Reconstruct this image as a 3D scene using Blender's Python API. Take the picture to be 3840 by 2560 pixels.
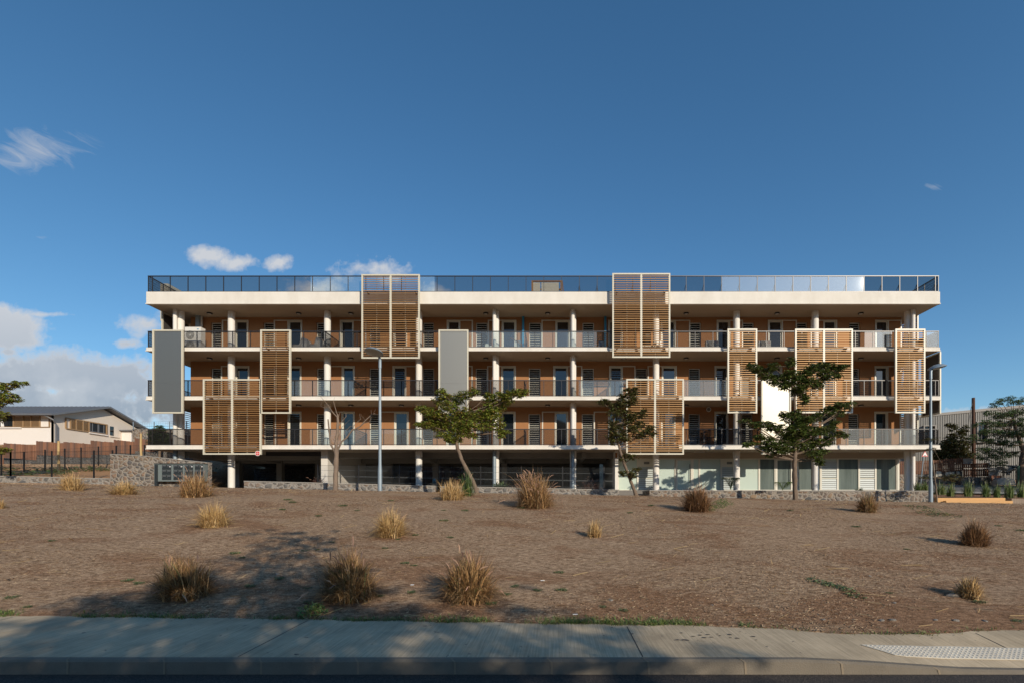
import bpy, math, random
import numpy as np
from mathutils import Vector, Matrix
for o in list(bpy.data.objects): bpy.data.objects.remove(o)
scene = bpy.context.scene
C = scene.collection
R = math.radians
rnd = random.Random(7)
# ---------------------------------------------------------------- camera
F, CX, HY, E = 1835.0, 2090.0, 1880.0, 1.78      # focal length in photo pixels, principal point, eye height
cam_d = bpy.data.cameras.new('camera'); cam = bpy.data.objects.new('camera', cam_d); C.objects.link(cam)
cam_d.sensor_width = 36; cam_d.lens = 36*F/3840; cam_d.sensor_fit = 'HORIZONTAL'
cam_d.shift_x = (1920-CX)/3840; cam_d.shift_y = (HY-1280)/3840
cam_d.clip_start = .05; cam_d.clip_end = 3000
cam.location = (0, 0, E); cam.rotation_euler = (R(90), 0, 0)
scene.camera = cam
def WX(px, Y): return (px-CX)*Y/F
def WZ(py, Y): return E+(HY-py)*Y/F
# ---------------------------------------------------------------- sun and sky
SUN = Vector((.65, -1, .455)).normalized()            # towards the sun
sl = bpy.data.lights.new('sun', 'SUN'); sl.energy = 4.1; sl.angle = R(.53); sl.color = (1, .88, .72)
so = bpy.data.objects.new('sun', sl); C.objects.link(so); so.rotation_euler = SUN.to_track_quat('Z', 'Y').to_euler(); so.location = (20, -30, 20)
world = bpy.data.worlds.new('World'); scene.world = world; world.use_nodes = True
wt = world.node_tree; wn = wt.nodes; wl = wt.links
for n in list(wn): wn.remove(n)
def WN(t, **k):
    n = wn.new(t)
    for a, b in k.items(): setattr(n, a, b)
    return n
def wmath(op, a, b=None, c=None, clamp=False):
    n = WN('ShaderNodeMath', operation=op); n.use_clamp = clamp
    for i, v in enumerate((a, b, c)):
        if v is None: continue
        if isinstance(v, (int, float)): n.inputs[i].default_value = v
        else: wl.new(v, n.inputs[i])
    return n.outputs[0]
sky = WN('ShaderNodeTexSky', sky_type='NISHITA'); sky.sun_disc = False
sky.sun_elevation = math.asin(SUN.z); sky.sun_rotation = math.atan2(SUN.x, SUN.y)
sky.altitude = 50; sky.air_density = 1.0; sky.dust_density = .3; sky.ozone_density = 3.2
geo = WN('ShaderNodeTexCoord'); sep = WN('ShaderNodeSeparateXYZ'); wl.new(geo.outputs['Generated'], sep.inputs[0])
dx, dy, dz = sep.outputs
ysafe = wmath('MAXIMUM', dy, .05)
u = wmath('DIVIDE', dx, ysafe); v = wmath('DIVIDE', dz, ysafe)
cmb = WN('ShaderNodeCombineXYZ'); wl.new(u, cmb.inputs[0]); wl.new(v, cmb.inputs[1])
def wnoise(scale, detail, rough, vec, dist=0.0):
    n = WN('ShaderNodeTexNoise'); n.inputs['Scale'].default_value = scale; n.inputs['Detail'].default_value = detail
    n.inputs['Roughness'].default_value = rough; n.inputs['Distortion'].default_value = dist; wl.new(vec, n.inputs['Vector']); return n.outputs[0]
# cumulus: a few heaps of cloud low on the left and over the roof, given as directions from the place
HEAPS = [(10,1240,190,95),(180,1400,420,105),(430,1430,230,115),(200,1530,620,110),(530,1215,110,52),(480,1290,60,22),(778,955,68,36),(895,985,75,30),(1045,985,60,38),
         (1400,1020,165,55),(1175,1085,120,50),(1630,1100,60,40),(3620,1550,190,28),(190,1180,130,14),(40,1320,90,30),(620,1350,60,40)]
m = None
for (px, py, rx, ry) in HEAPS:
    a = wmath('DIVIDE', wmath('SUBTRACT', u, (px-CX)/F), rx/F); b = wmath('DIVIDE', wmath('SUBTRACT', v, (HY-py)/F), ry/F)
    d = wmath('SQRT', wmath('ADD', wmath('MULTIPLY', a, a), wmath('MULTIPLY', b, b)))
    e = wmath('SUBTRACT', 1.0, d)
    if rx > 160 and px < 600: e = wmath('MULTIPLY', e, 2.2)
    m = e if m is None else wmath('MAXIMUM', m, e)
n1 = wnoise(9, 9, .58, cmb.outputs[0], .3)
n2 = wnoise(30, 6, .6, cmb.outputs[0])
edge = wmath('ADD', wmath('ADD', wmath('MAXIMUM', m, -1.0), wmath('MULTIPLY', wmath('SUBTRACT', n1, .5), 3.3)), wmath('MULTIPLY', wmath('SUBTRACT', n2, .5), 1.9))
dens = wmath('MULTIPLY', wmath('ADD', edge, .04), 1.15, clamp=True)
dens = wmath('MULTIPLY', dens, wmath('GREATER_THAN', dy, .12))
# cirrus streaks upper left
mp = WN('ShaderNodeMapping'); mp.vector_type = 'TEXTURE'; mp.inputs['Rotation'].default_value = (0, 0, R(-27)); mp.inputs['Scale'].default_value = (1/2.6, 1/10, 1); wl.new(cmb.outputs[0], mp.inputs[0])
n3 = wnoise(3.2, 8, .62, mp.outputs[0], .8)
ms = None
for (px, py, rx, ry) in [(150,560,260,110),(30,590,110,60),(165,890,55,14),(3500,700,90,26)]:
    a = wmath('DIVIDE', wmath('SUBTRACT', u, (px-CX)/F), rx/F); b = wmath('DIVIDE', wmath('SUBTRACT', v, (HY-py)/F), ry/F)
    e = wmath('SUBTRACT', 1.0, wmath('SQRT', wmath('ADD', wmath('MULTIPLY', a, a), wmath('MULTIPLY', b, b))), clamp=True)
    if rx < 120: e = wmath('MULTIPLY', e, .62)
    ms = e if ms is None else wmath('MAXIMUM', ms, e)
cir = wmath('MULTIPLY', wmath('SUBTRACT', wmath('ADD', n3, wmath('MULTIPLY', ms, .36)), .61), 3.0, clamp=True)
cir = wmath('MULTIPLY', cir, wmath('MULTIPLY', ms, 3.0, clamp=True))
cir = wmath('MULTIPLY', cir, wmath('GREATER_THAN', dy, .12))
hsv = WN('ShaderNodeHueSaturation'); hsv.inputs['Hue'].default_value = .495; hsv.inputs['Saturation'].default_value = 1.17; hsv.inputs['Value'].default_value = 1.28; wl.new(sky.outputs[0], hsv.inputs['Color']); wl.new(wmath('MULTIPLY_ADD', dx, .17, 1.25), hsv.inputs['Value'])
# cloud colour: sunlit tops, grey thick undersides
vb = wmath('MULTIPLY', wmath('SUBTRACT', wnoise(5.5, 5, .55, cmb.outputs[0]), .22), 3.6, clamp=True)
lowmask = wmath('MULTIPLY', wmath('SUBTRACT', .42, v), 3.3, clamp=True)
gm = wmath('MULTIPLY', wmath('MULTIPLY', vb, lowmask), wmath('MULTIPLY', wmath('SUBTRACT', edge, .30), 1.3, clamp=True))
cc = WN('ShaderNodeMix', data_type='RGBA'); cc.inputs[6].default_value = (6.3, 6.35, 6.5, 1); cc.inputs[7].default_value = (2.3, 2.8, 3.55, 1); wl.new(gm, cc.inputs[0])
m1 = WN('ShaderNodeMix', data_type='RGBA'); wl.new(wmath('MULTIPLY', dens, .88), m1.inputs[0]); wl.new(hsv.outputs[0], m1.inputs[6]); wl.new(cc.outputs[2], m1.inputs[7])
m2 = WN('ShaderNodeMix', data_type='RGBA'); wl.new(wmath('MULTIPLY', cir, .55), m2.inputs[0]); wl.new(m1.outputs[2], m2.inputs[6]); m2.inputs[7].default_value = (5.6, 5.7, 6.0, 1)
bg = WN('ShaderNodeBackground'); bg.inputs['Strength'].default_value = .105; wl.new(m2.outputs[2], bg.inputs[0])
wo = WN('ShaderNodeOutputWorld'); wl.new(bg.outputs[0], wo.inputs[0])
scene.view_settings.view_transform = 'Standard'; scene.view_settings.look = 'None'; scene.view_settings.exposure = 0; scene.view_settings.gamma = 1
scene.render.engine = 'CYCLES'; scene.cycles.transparent_max_bounces = 16; scene.cycles.max_bounces = 7
# ---------------------------------------------------------------- materials
MATS = {}
def mat(name, col, rough=.6, metal=0.0, spec=.5, noise=None, bump=None, island=None, alpha=None, sat=None):
    """noise=(scale, amount, colour2[, stretch]); bump=(scale, strength); island=[colours] picked per loose piece"""
    m = bpy.data.materials.new(name); m.use_nodes = True; t = m.node_tree; N = t.nodes; L = t.links
    p = N['Principled BSDF']; p.inputs['Base Color'].default_value = (*col, 1); p.inputs['Roughness'].default_value = rough
    p.inputs['Metallic'].default_value = metal; p.inputs['Specular IOR Level'].default_value = spec
    tc = N.new('ShaderNodeTexCoord'); src = None
    if island:
        g = N.new('ShaderNodeNewGeometry'); r = N.new('ShaderNodeValToRGB'); r.color_ramp.interpolation = 'LINEAR'
        e = r.color_ramp.elements
        while len(e) < len(island): e.new(.5)
        for i, c in enumerate(island): e[i].position = i/(len(island)-1); e[i].color = (*c, 1)
        L.new(g.outputs['Random Per Island'], r.inputs[0]); src = r.outputs[0]
    if noise:
        n = N.new('ShaderNodeTexNoise'); n.inputs['Scale'].default_value = noise[0]; n.inputs['Detail'].default_value = 8; n.inputs['Roughness'].default_value = .62
        if len(noise) > 3:
            mp = N.new('ShaderNodeMapping'); mp.inputs['Scale'].default_value = noise[3]; L.new(tc.outputs['Object'], mp.inputs[0]); L.new(mp.outputs[0], n.inputs['Vector'])
        else: L.new(tc.outputs['Object'], n.inputs['Vector'])
        mr = N.new('ShaderNodeMapRange'); mr.inputs[1].default_value = .35; mr.inputs[2].default_value = .68; mr.inputs[4].default_value = noise[1]; L.new(n.outputs[0], mr.inputs[0])
        mx = N.new('ShaderNodeMix'); mx.data_type = 'RGBA'; L.new(mr.outputs[0], mx.inputs[0]); mx.inputs[6].default_value = (*col, 1); mx.inputs[7].default_value = (*noise[2], 1)
        if src: L.new(src, mx.inputs[6])
        src = mx.outputs[2]
    if src: L.new(src, p.inputs['Base Color'])
    if bump:
        n = N.new('ShaderNodeTexNoise'); n.inputs['Scale'].default_value = bump[0]; n.inputs['Detail'].default_value = 6; L.new(tc.outputs['Object'], n.inputs['Vector'])
        b = N.new('ShaderNodeBump'); b.inputs['Strength'].default_value = bump[1]; b.inputs['Distance'].default_value = .02; L.new(n.outputs[0], b.inputs['Height']); L.new(b.outputs[0], p.inputs['Normal'])
    MATS[name] = m; return m
mat('render', (.77,.73,.65), .8, spec=.25, noise=(1.6,.38,(.54,.49,.41),(.9,1,.35)), bump=(60,.1))
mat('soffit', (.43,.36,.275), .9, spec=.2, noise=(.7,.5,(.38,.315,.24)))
mat('column_paint', (.78,.75,.69), .7, spec=.3, noise=(1.6,.22,(.6,.57,.5)))
mat('orange_wall', (.37,.18,.08), .85, spec=.2, noise=(1.3,.3,(.32,.152,.066)), bump=(90,.12))
mat('frame_paint', (.70,.67,.57), .4, noise=(3,.15,(.6,.57,.47)))
mat('screen_frame', (.62,.58,.46), .4, noise=(2,.2,(.52,.49,.39)))
mat('slat_wood', (.28,.14,.06), .48, spec=1.0, island=[(.15,.074,.028),(.25,.126,.046),(.36,.19,.07),(.20,.098,.036),(.42,.235,.095)], noise=(6,.45,(.13,.06,.025),(.4,3,14)))
mat('rail_metal', (.030,.027,.026), .40, spec=.7)
mat('dark_metal', (.022,.022,.024), .5)
mat('bronze_metal', (.16,.15,.14), .3, metal=.6)
mat('pane', (.012,.016,.020), .03, spec=.9)
mat('louvre_glass', (.02,.024,.026), .12, spec=.8)
mat('mint_film', (.56,.66,.59), .12, spec=.7, noise=(.7,.2,(.50,.61,.55)))
mat('shop_pane', (.10,.125,.115), .03, spec=.9, noise=(.8,.8,(.22,.26,.24),(3,1,.25)))
mat('louvre_white', (.50,.55,.54), .2)
mat('garage_concrete', (.27,.25,.22), .85, noise=(1.2,.5,(.2,.185,.16)), bump=(20,.2))
mat('pale_wall', (.70,.66,.59), .7, noise=(.9,.25,(.55,.5,.44)))
mat('lamp_lens', (.5,.5,.48), .5)
mat('white_plastic', (.74,.72,.66), .45, noise=(4,.15,(.6,.58,.52)))
mat('grey_grille', (.2,.2,.19), .5)
mat('blue_paint', (.03,.22,.38), .4)
mat('white_paint', (.8,.79,.76), .5); mat('red_paint', (.62,.03,.025), .45); mat('black_paint', (.01,.01,.01), .5)
mat('letterbox_grey', (.16,.19,.185), .4); mat('letterbox_door', (.028,.034,.037), .35); mat('steel', (.42,.42,.41), .35, metal=.7)
mat('galvanised', (.27,.33,.37), .45, metal=.25, noise=(3,.5,(.2,.25,.29)))
mat('lamp_bowl', (.30,.29,.25), .3)
mat('bark', (.20,.145,.10), .9, noise=(9,.8,(.10,.07,.05),(1,1,.35)), bump=(30,.6))
mat('bark_pale', (.24,.175,.125), .9, noise=(8,.8,(.14,.105,.08),(1,1,.35)), bump=(30,.6))
mat('leaf_dark', (.04,.07,.02), .38, spec=.6, island=[(.025,.042,.010),(.075,.115,.022),(.11,.155,.03),(.055,.09,.018),(.18,.185,.05),(.038,.066,.015)])
mat('leaf_mid', (.06,.10,.02), .42, spec=.5, island=[(.06,.095,.014),(.17,.22,.03),(.25,.29,.042),(.11,.165,.024),(.32,.31,.06),(.25,.14,.035),(.09,.14,.02)])
mat('leaf_olive', (.06,.08,.02), .45, island=[(.035,.048,.012),(.08,.092,.022),(.13,.118,.035),(.065,.078,.02),(.14,.085,.03),(.045,.058,.015)])
mat('leaf_soft', (.05,.10,.03), .5, island=[(.03,.055,.015),(.065,.11,.027),(.11,.155,.036),(.045,.08,.02)])
mat('weed_green', (.08,.13,.05), .6, island=[(.05,.09,.03),(.10,.15,.06),(.14,.17,.06),(.04,.08,.03)])
mat('grass_green', (.08,.15,.03), .55, island=[(.04,.09,.02),(.09,.15,.03),(.15,.2,.05),(.2,.2,.07)])
mat('straw_gold', (.5,.33,.13), .6, island=[(.32,.19,.07),(.56,.37,.15),(.68,.47,.21),(.40,.24,.09),(.24,.14,.06),(.60,.42,.2)])
mat('straw_brown', (.3,.17,.07), .6, island=[(.12,.06,.028),(.34,.185,.075),(.50,.29,.12),(.10,.07,.028),(.22,.11,.042),(.15,.10,.035),(.60,.38,.17),(.30,.145,.055)])
mat('straw_dark', (.2,.1,.05), .6, island=[(.10,.05,.025),(.22,.11,.045),(.32,.17,.07),(.08,.045,.02),(.38,.2,.08)])
mat('purple_grass', (.12,.05,.045), .6, island=[(.07,.03,.025),(.13,.06,.045),(.18,.09,.06)])
mat('plume', (.42,.25,.17), .8, island=[(.36,.2,.14),(.5,.31,.2),(.26,.14,.1)])
mat('litter', (.3,.22,.16), .8, island=[(.08,.05,.03),(.40,.26,.15),(.19,.115,.062),(.57,.39,.225),(.31,.21,.128),(.18,.088,.04),(.46,.31,.19),(.68,.49,.28),(.05,.032,.02)])
mat('clay_fence', (.22,.09,.05), .8, island=[(.20,.085,.045),(.30,.14,.075),(.16,.075,.045),(.26,.13,.085),(.12,.07,.05)], noise=(5,.4,(.12,.07,.05),(1,1,.2)))
mat('fence_wood_dark', (.16,.06,.025), .7, island=[(.10,.04,.018),(.16,.062,.026),(.13,.048,.02)])
mat('fresh_wood', (.60,.34,.12), .6, noise=(4,.6,(.48,.25,.08),(.3,3,8)))
mat('deck_wood', (.26,.2,.15), .8, noise=(3,.5,(.2,.15,.11)))
mat('bamboo', (.52,.36,.16), .6, noise=(4,.4,(.4,.27,.12)))
mat('fence_black', (.014,.014,.015), .5)
mat('wire', (.05,.055,.055), .5, metal=.3)
mat('wire_light', (.12,.13,.13), .5, metal=.3)
mat('house_white', (.78,.73,.67), .75, noise=(.5,.15,(.7,.65,.58)))
mat('house_beige', (.68,.60,.51), .85, noise=(.5,.25,(.52,.45,.37)), bump=(40,.2))
mat('zinc_dark', (.17,.175,.185), .45, metal=.2, noise=(1,.4,(.12,.12,.13),(6,1,1)))
mat('shutter_wood', (.36,.23,.12), .6, noise=(5,.6,(.22,.14,.07),(1,1,20)))
mat('cladding', (.29,.28,.255), .5, metal=.15); mat('cladding_trim', (.30,.28,.25), .55)
mat('pole_wood', (.10,.045,.025), .85, noise=(6,.6,(.05,.025,.015),(1,1,.2)))
mat('net', (.30,.29,.26), .9, noise=(8,.7,(.18,.17,.15)))
mat('rust', (.16,.06,.03), .8); mat('gate_green', (.03,.12,.08), .5)
mat('rock', (.20,.18,.16), .85, noise=(5,.6,(.3,.27,.22)), bump=(15,.4))
mat('copper', (.6,.25,.12), .35, metal=.7)
mat('yellow_paint', (.6,.45,.03), .5)
mat('roof_beige', (.5,.47,.38), .5); mat('paper', (.62,.52,.42), .7)
mat('garage_red', (.06,.014,.012), .5)
mat('terracotta_leaf', (.3,.12,.03), .6)
mat('tactile', (.70,.64,.52), .7, spec=.2, noise=(6,.5,(.50,.45,.37)))
mat('blue_drum', (.02,.10,.14), .4)

def custom(name):
    m = bpy.data.materials.new(name); m.use_nodes = True; MATS[name] = m
    t = m.node_tree; return m, t.nodes, t.links, t.nodes['Principled BSDF']
def nd(N, t, **k):
    n = N.new(t)
    for a, b in k.items():
        if a in ('inp',):
            for i, v in b.items(): n.inputs[i].default_value = v
        else: setattr(n, a, b)
    return n
def ramp(N, stops):
    r = N.new('ShaderNodeValToRGB'); e = r.color_ramp.elements
    while len(e) < len(stops): e.new(.5)
    for i, (p, c) in enumerate(stops): e[i].position = p; e[i].color = (*c, 1)
    return r
# see-through sheets: perforated mesh, balustrade glass, plastic wrap
def sheet(name, col, cover, rough=.5, gloss=0.0, grough=.05, pattern=0.0):
    m, N, L, p = custom(name); N.remove(p); out = N['Material Output']
    tr = N.new('ShaderNodeBsdfTransparent'); d = N.new('ShaderNodeBsdfDiffuse'); d.inputs[0].default_value = (*col, 1)
    mx = N.new('ShaderNodeMixShader'); mx.inputs[0].default_value = cover; L.new(tr.outputs[0], mx.inputs[1]); L.new(d.outputs[0], mx.inputs[2])
    if pattern:
        tc = N.new('ShaderNodeTexCoord'); mp = nd(N, 'ShaderNodeMapping', inp={'Rotation': (0, R(-22), 0)}); L.new(tc.outputs['Object'], mp.inputs[0])
        w = nd(N, 'ShaderNodeTexWave', inp={'Scale': 5.5, 'Distortion': .4}); L.new(mp.outputs[0], w.inputs['Vector'])
        mr = nd(N, 'ShaderNodeMapRange', inp={3: cover-pattern, 4: cover+pattern}); L.new(w.outputs['Fac'], mr.inputs[0]); L.new(mr.outputs[0], mx.inputs[0])
    last = mx
    if gloss:
        g = N.new('ShaderNodeBsdfGlossy'); g.inputs['Roughness'].default_value = grough
        fr = N.new('ShaderNodeFresnel'); fr.inputs[0].default_value = 1.5
        ml = N.new('ShaderNodeMath'); ml.operation = 'MULTIPLY'; ml.inputs[1].default_value = gloss; L.new(fr.outputs[0], ml.inputs[0])
        m2 = N.new('ShaderNodeMixShader'); L.new(ml.outputs[0], m2.inputs[0]); L.new(mx.outputs[0], m2.inputs[1]); L.new(g.outputs[0], m2.inputs[2]); last = m2
    L.new(last.outputs[0], out.inputs[0])
sheet('rail_mesh', (.018,.018,.02), .32, pattern=.10)
MATS['slat_wood'].node_tree.nodes['Principled BSDF'].inputs['Specular Tint'].default_value = (1, .66, .36, 1)
m, N, L, p = custom('rail_glass'); N.remove(p); out = N['Material Output']
tr = N.new('ShaderNodeBsdfTransparent'); tr.inputs[0].default_value = (.88, .92, .92, 1)
d = nd(N, 'ShaderNodeBsdfDiffuse', inp={0: (.6,.64,.66,1)}); mx = nd(N, 'ShaderNodeMixShader', inp={0: .06}); L.new(tr.outputs[0], mx.inputs[1]); L.new(d.outputs[0], mx.inputs[2])
gh = nd(N, 'ShaderNodeBsdfGlossy', inp={'Roughness': .42}); m2 = nd(N, 'ShaderNodeMixShader', inp={0: .016}); L.new(mx.outputs[0], m2.inputs[1]); L.new(gh.outputs[0], m2.inputs[2])
gs = nd(N, 'ShaderNodeBsdfGlossy', inp={'Roughness': .02}); fr = nd(N, 'ShaderNodeFresnel', inp={0: 1.5}); m3 = N.new('ShaderNodeMixShader'); L.new(fr.outputs[0], m3.inputs[0]); L.new(m2.outputs[0], m3.inputs[1]); L.new(gs.outputs[0], m3.inputs[2])
L.new(m3.outputs[0], out.inputs[0])
sheet('plastic_wrap', (.75,.76,.76), .35, gloss=1.0, grough=.15)
# satin metal screen panels: the sun's broad glint brightens the ones to the right
m, N, L, p = custom('satin_panel'); p.inputs['Base Color'].default_value = (.40,.375,.32,1); p.inputs['Metallic'].default_value = .95; p.inputs['Roughness'].default_value = .5
p.inputs['Specular IOR Level'].default_value = .8
# stone walling: rounded stones bedded in pale mortar
def stone(name, scale, mortar, cols, mw=.06):
    m, N, L, p = custom(name); p.inputs['Roughness'].default_value = .88
    tc = N.new('ShaderNodeTexCoord'); mp = nd(N, 'ShaderNodeMapping', inp={'Scale': (scale, scale, scale*1.25)}); L.new(tc.outputs['Object'], mp.inputs[0])
    dn = nd(N, 'ShaderNodeTexNoise', inp={'Scale': 1.3, 'Detail': 3.0}); L.new(mp.outputs[0], dn.inputs[0])
    ad = nd(N, 'ShaderNodeVectorMath', operation='MULTIPLY_ADD'); L.new(dn.outputs[1], ad.inputs[0]); ad.inputs[1].default_value = (.7,.7,.7); L.new(mp.outputs[0], ad.inputs[2])
    v1 = nd(N, 'ShaderNodeTexVoronoi', feature='DISTANCE_TO_EDGE', inp={'Scale': 1.0, 'Randomness': 1.0}); L.new(ad.outputs[0], v1.inputs['Vector'])
    v2 = nd(N, 'ShaderNodeTexVoronoi', feature='F1', inp={'Scale': 1.0, 'Randomness': 1.0}); L.new(ad.outputs[0], v2.inputs['Vector'])
    sp = N.new('ShaderNodeSeparateColor'); L.new(v2.outputs['Color'], sp.inputs[0])
    rp = ramp(N, [(i/(len(cols)-1), c) for i, c in enumerate(cols)]); L.new(sp.outputs[0], rp.inputs[0])
    fn = nd(N, 'ShaderNodeTexNoise', inp={'Scale': 26.0, 'Detail': 8.0}); L.new(tc.outputs['Object'], fn.inputs[0])
    mm = nd(N, 'ShaderNodeMapRange', inp={1: mw*.5, 2: mw*1.6}); wob = nd(N, 'ShaderNodeMath', operation='MULTIPLY_ADD', inp={1: .12, 2: -.06}); L.new(fn.outputs[0], wob.inputs[0])
    a2 = nd(N, 'ShaderNodeMath', operation='ADD'); L.new(v1.outputs[0], a2.inputs[0]); L.new(wob.outputs[0], a2.inputs[1]); L.new(a2.outputs[0], mm.inputs[0])
    hm = nd(N, 'ShaderNodeMix', data_type='RGBA'); L.new(mm.outputs[0], hm.inputs[0]); hm.inputs[6].default_value = (*mortar, 1); L.new(rp.outputs[0], hm.inputs[7])
    dk = nd(N, 'ShaderNodeMix', data_type='RGBA', blend_type='MULTIPLY', inp={0: .55}); L.new(hm.outputs[2], dk.inputs[6])
    r2 = ramp(N, [(.3, (.55,.55,.55)), (.65, (1.15,1.12,1.1))]); L.new(fn.outputs[0], r2.inputs[0]); L.new(r2.outputs[0], dk.inputs[7]); L.new(dk.outputs[2], p.inputs['Base Color'])
    h = nd(N, 'ShaderNodeMapRange', inp={1: 0.0, 2: .3}); L.new(v1.outputs[0], h.inputs[0])
    b = nd(N, 'ShaderNodeBump', inp={'Strength': .9, 'Distance': .06}); a3 = nd(N, 'ShaderNodeMath', operation='MULTIPLY_ADD', inp={1: .35}); L.new(fn.outputs[0], a3.inputs[0]); L.new(h.outputs[0], a3.inputs[2])
    L.new(a3.outputs[0], b.inputs['Height']); L.new(b.outputs[0], p.inputs['Normal'])
stone('stone_wall', 3.6, (.31,.275,.23), [(.09,.088,.085),(.16,.145,.13),(.26,.17,.11),(.12,.115,.11),(.30,.21,.13),(.14,.12,.10)], .12)
stone('stone_low', 3.2, (.31,.285,.25), [(.11,.11,.108),(.18,.17,.155),(.25,.18,.13),(.14,.135,.125),(.20,.19,.175)], .14)
stone('stone_dark', 4.2, (.17,.16,.145), [(.07,.07,.07),(.12,.115,.11),(.09,.085,.08),(.15,.12,.1)], .08)
mat('cement_cap', (.33,.31,.275), .9, noise=(4,.5,(.24,.225,.2)), bump=(25,.4))
# bank: fine grey-brown mulch with bare reddish soil showing through
m, N, L, p = custom('bank_soil'); p.inputs['Roughness'].default_value = .95; p.inputs['Specular IOR Level'].default_value = .15
tc = N.new('ShaderNodeTexCoord'); mp = nd(N, 'ShaderNodeMapping', inp={'Scale': (.55, 1.0, 1.0)}); L.new(tc.outputs['Object'], mp.inputs[0])
a = nd(N, 'ShaderNodeTexNoise', inp={'Scale': .75, 'Detail': 9.0, 'Roughness': .68, 'Distortion': .6}); L.new(mp.outputs[0], a.inputs['Vector'])
b_ = nd(N, 'ShaderNodeTexNoise', inp={'Scale': 16.0, 'Detail': 8.0, 'Roughness': .75}); L.new(mp.outputs[0], b_.inputs['Vector'])
c_ = nd(N, 'ShaderNodeTexNoise', inp={'Scale': 70.0, 'Detail': 4.0, 'Roughness': .8}); L.new(mp.outputs[0], c_.inputs['Vector'])
r1 = ramp(N, [(.31, (.08,.05,.028)), (.43, (.28,.182,.108)), (.56, (.46,.315,.198)), (.69, (.70,.51,.33))]); L.new(b_.outputs[0], r1.inputs[0])
r2 = ramp(N, [(.33, (.15,.073,.036)), (.68, (.34,.165,.078))]); L.new(b_.outputs[0], r2.inputs[0])
mr = nd(N, 'ShaderNodeMapRange', inp={1: .49, 2: .62, 4: .62}); sy = N.new('ShaderNodeSeparateXYZ'); L.new(tc.outputs['Object'], sy.inputs[0]); foot = nd(N, 'ShaderNodeMapRange', inp={1: 8.2, 2: 6.4, 3: 0.0, 4: .13}); L.new(sy.outputs[1], foot.inputs[0]); af = nd(N, 'ShaderNodeMath', operation='ADD'); L.new(a.outputs[0], af.inputs[0]); L.new(foot.outputs[0], af.inputs[1]); L.new(af.outputs[0], mr.inputs[0])
x1 = nd(N, 'ShaderNodeMix', data_type='RGBA'); L.new(mr.outputs[0], x1.inputs[0]); L.new(r1.outputs[0], x1.inputs[6]); L.new(r2.outputs[0], x1.inputs[7])
r3 = ramp(N, [(.32, (.28,.28,.28)), (.68, (1.65,1.65,1.65))]); L.new(c_.outputs[0], r3.inputs[0])
x2 = nd(N, 'ShaderNodeMix', data_type='RGBA', blend_type='MULTIPLY', inp={0: .8}); L.new(x1.outputs[2], x2.inputs[6]); L.new(r3.outputs[0], x2.inputs[7]); L.new(x2.outputs[2], p.inputs['Base Color'])
bp = nd(N, 'ShaderNodeBump', inp={'Strength': .8, 'Distance': .03}); ad = nd(N, 'ShaderNodeMath', operation='ADD'); L.new(b_.outputs[0], ad.inputs[0]); L.new(c_.outputs[0], ad.inputs[1]); L.new(ad.outputs[0], bp.inputs['Height']); L.new(bp.outputs[0], p.inputs['Normal'])
# broomed concrete
m, N, L, p = custom('broomed_concrete'); p.inputs['Roughness'].default_value = .9; p.inputs['Specular IOR Level'].default_value = .25
tc = N.new('ShaderNodeTexCoord'); mp = nd(N, 'ShaderNodeMapping', inp={'Rotation': (0, 0, R(28)), 'Scale': (28., .9, 1.0)}); L.new(tc.outputs['Object'], mp.inputs[0])
a = nd(N, 'ShaderNodeTexNoise', inp={'Scale': 2.0, 'Detail': 5.0}); L.new(mp.outputs[0], a.inputs['Vector'])
b_ = nd(N, 'ShaderNodeTexNoise', inp={'Scale': 1.1, 'Detail': 7.0, 'Roughness': .65}); L.new(tc.outputs['Object'], b_.inputs['Vector'])
st = nd(N, 'ShaderNodeTexNoise', inp={'Scale': 9.0, 'Detail': 3.0, 'Roughness': .5}); L.new(tc.outputs['Object'], st.inputs['Vector'])
r1 = ramp(N, [(.3, (.42,.335,.225)), (.7, (.59,.475,.325))]); L.new(a.outputs[0], r1.inputs[0])
r2 = ramp(N, [(.35, (.74,.73,.71)), (.65, (1.13,1.12,1.09))]); L.new(b_.outputs[0], r2.inputs[0])
x1 = nd(N, 'ShaderNodeMix', data_type='RGBA', blend_type='MULTIPLY', inp={0: 1.0}); L.new(r1.outputs[0], x1.inputs[6]); L.new(r2.outputs[0], x1.inputs[7])
ms_ = nd(N, 'ShaderNodeMapRange', inp={1: .70, 2: .73, 4: .75}); L.new(st.outputs[0], ms_.inputs[0])
x2 = nd(N, 'ShaderNodeMix', data_type='RGBA'); L.new(ms_.outputs[0], x2.inputs[0]); L.new(x1.outputs[2], x2.inputs[6]); x2.inputs[7].default_value = (.10,.092,.082,1); L.new(x2.outputs[2], p.inputs['Base Color'])
bp = nd(N, 'ShaderNodeBump', inp={'Strength': .5, 'Distance': .008}); L.new(a.outputs[0], bp.inputs['Height']); L.new(bp.outputs[0], p.inputs['Normal'])
mat('kerb_stone', (.19,.16,.12), .9, noise=(3,.6,(.13,.11,.082)), bump=(70,.35))
mat('joint', (.055,.05,.042), .95); mat('joint_pale', (.24,.19,.13), .9); mat('tar_stain', (.075,.07,.062), .8)
m, N, L, p = custom('asphalt'); p.inputs['Roughness'].default_value = .9
tc = N.new('ShaderNodeTexCoord'); v1 = nd(N, 'ShaderNodeTexVoronoi', inp={'Scale': 110.0}); L.new(tc.outputs['Object'], v1.inputs['Vector'])
sp = N.new('ShaderNodeSeparateColor'); L.new(v1.outputs['Color'], sp.inputs[0]); r1 = ramp(N, [(0, (.026,.021,.018)), (.6, (.055,.044,.036)), (1, (.11,.085,.066))]); L.new(sp.outputs[0], r1.inputs[0]); L.new(r1.outputs[0], p.inputs['Base Color'])
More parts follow.
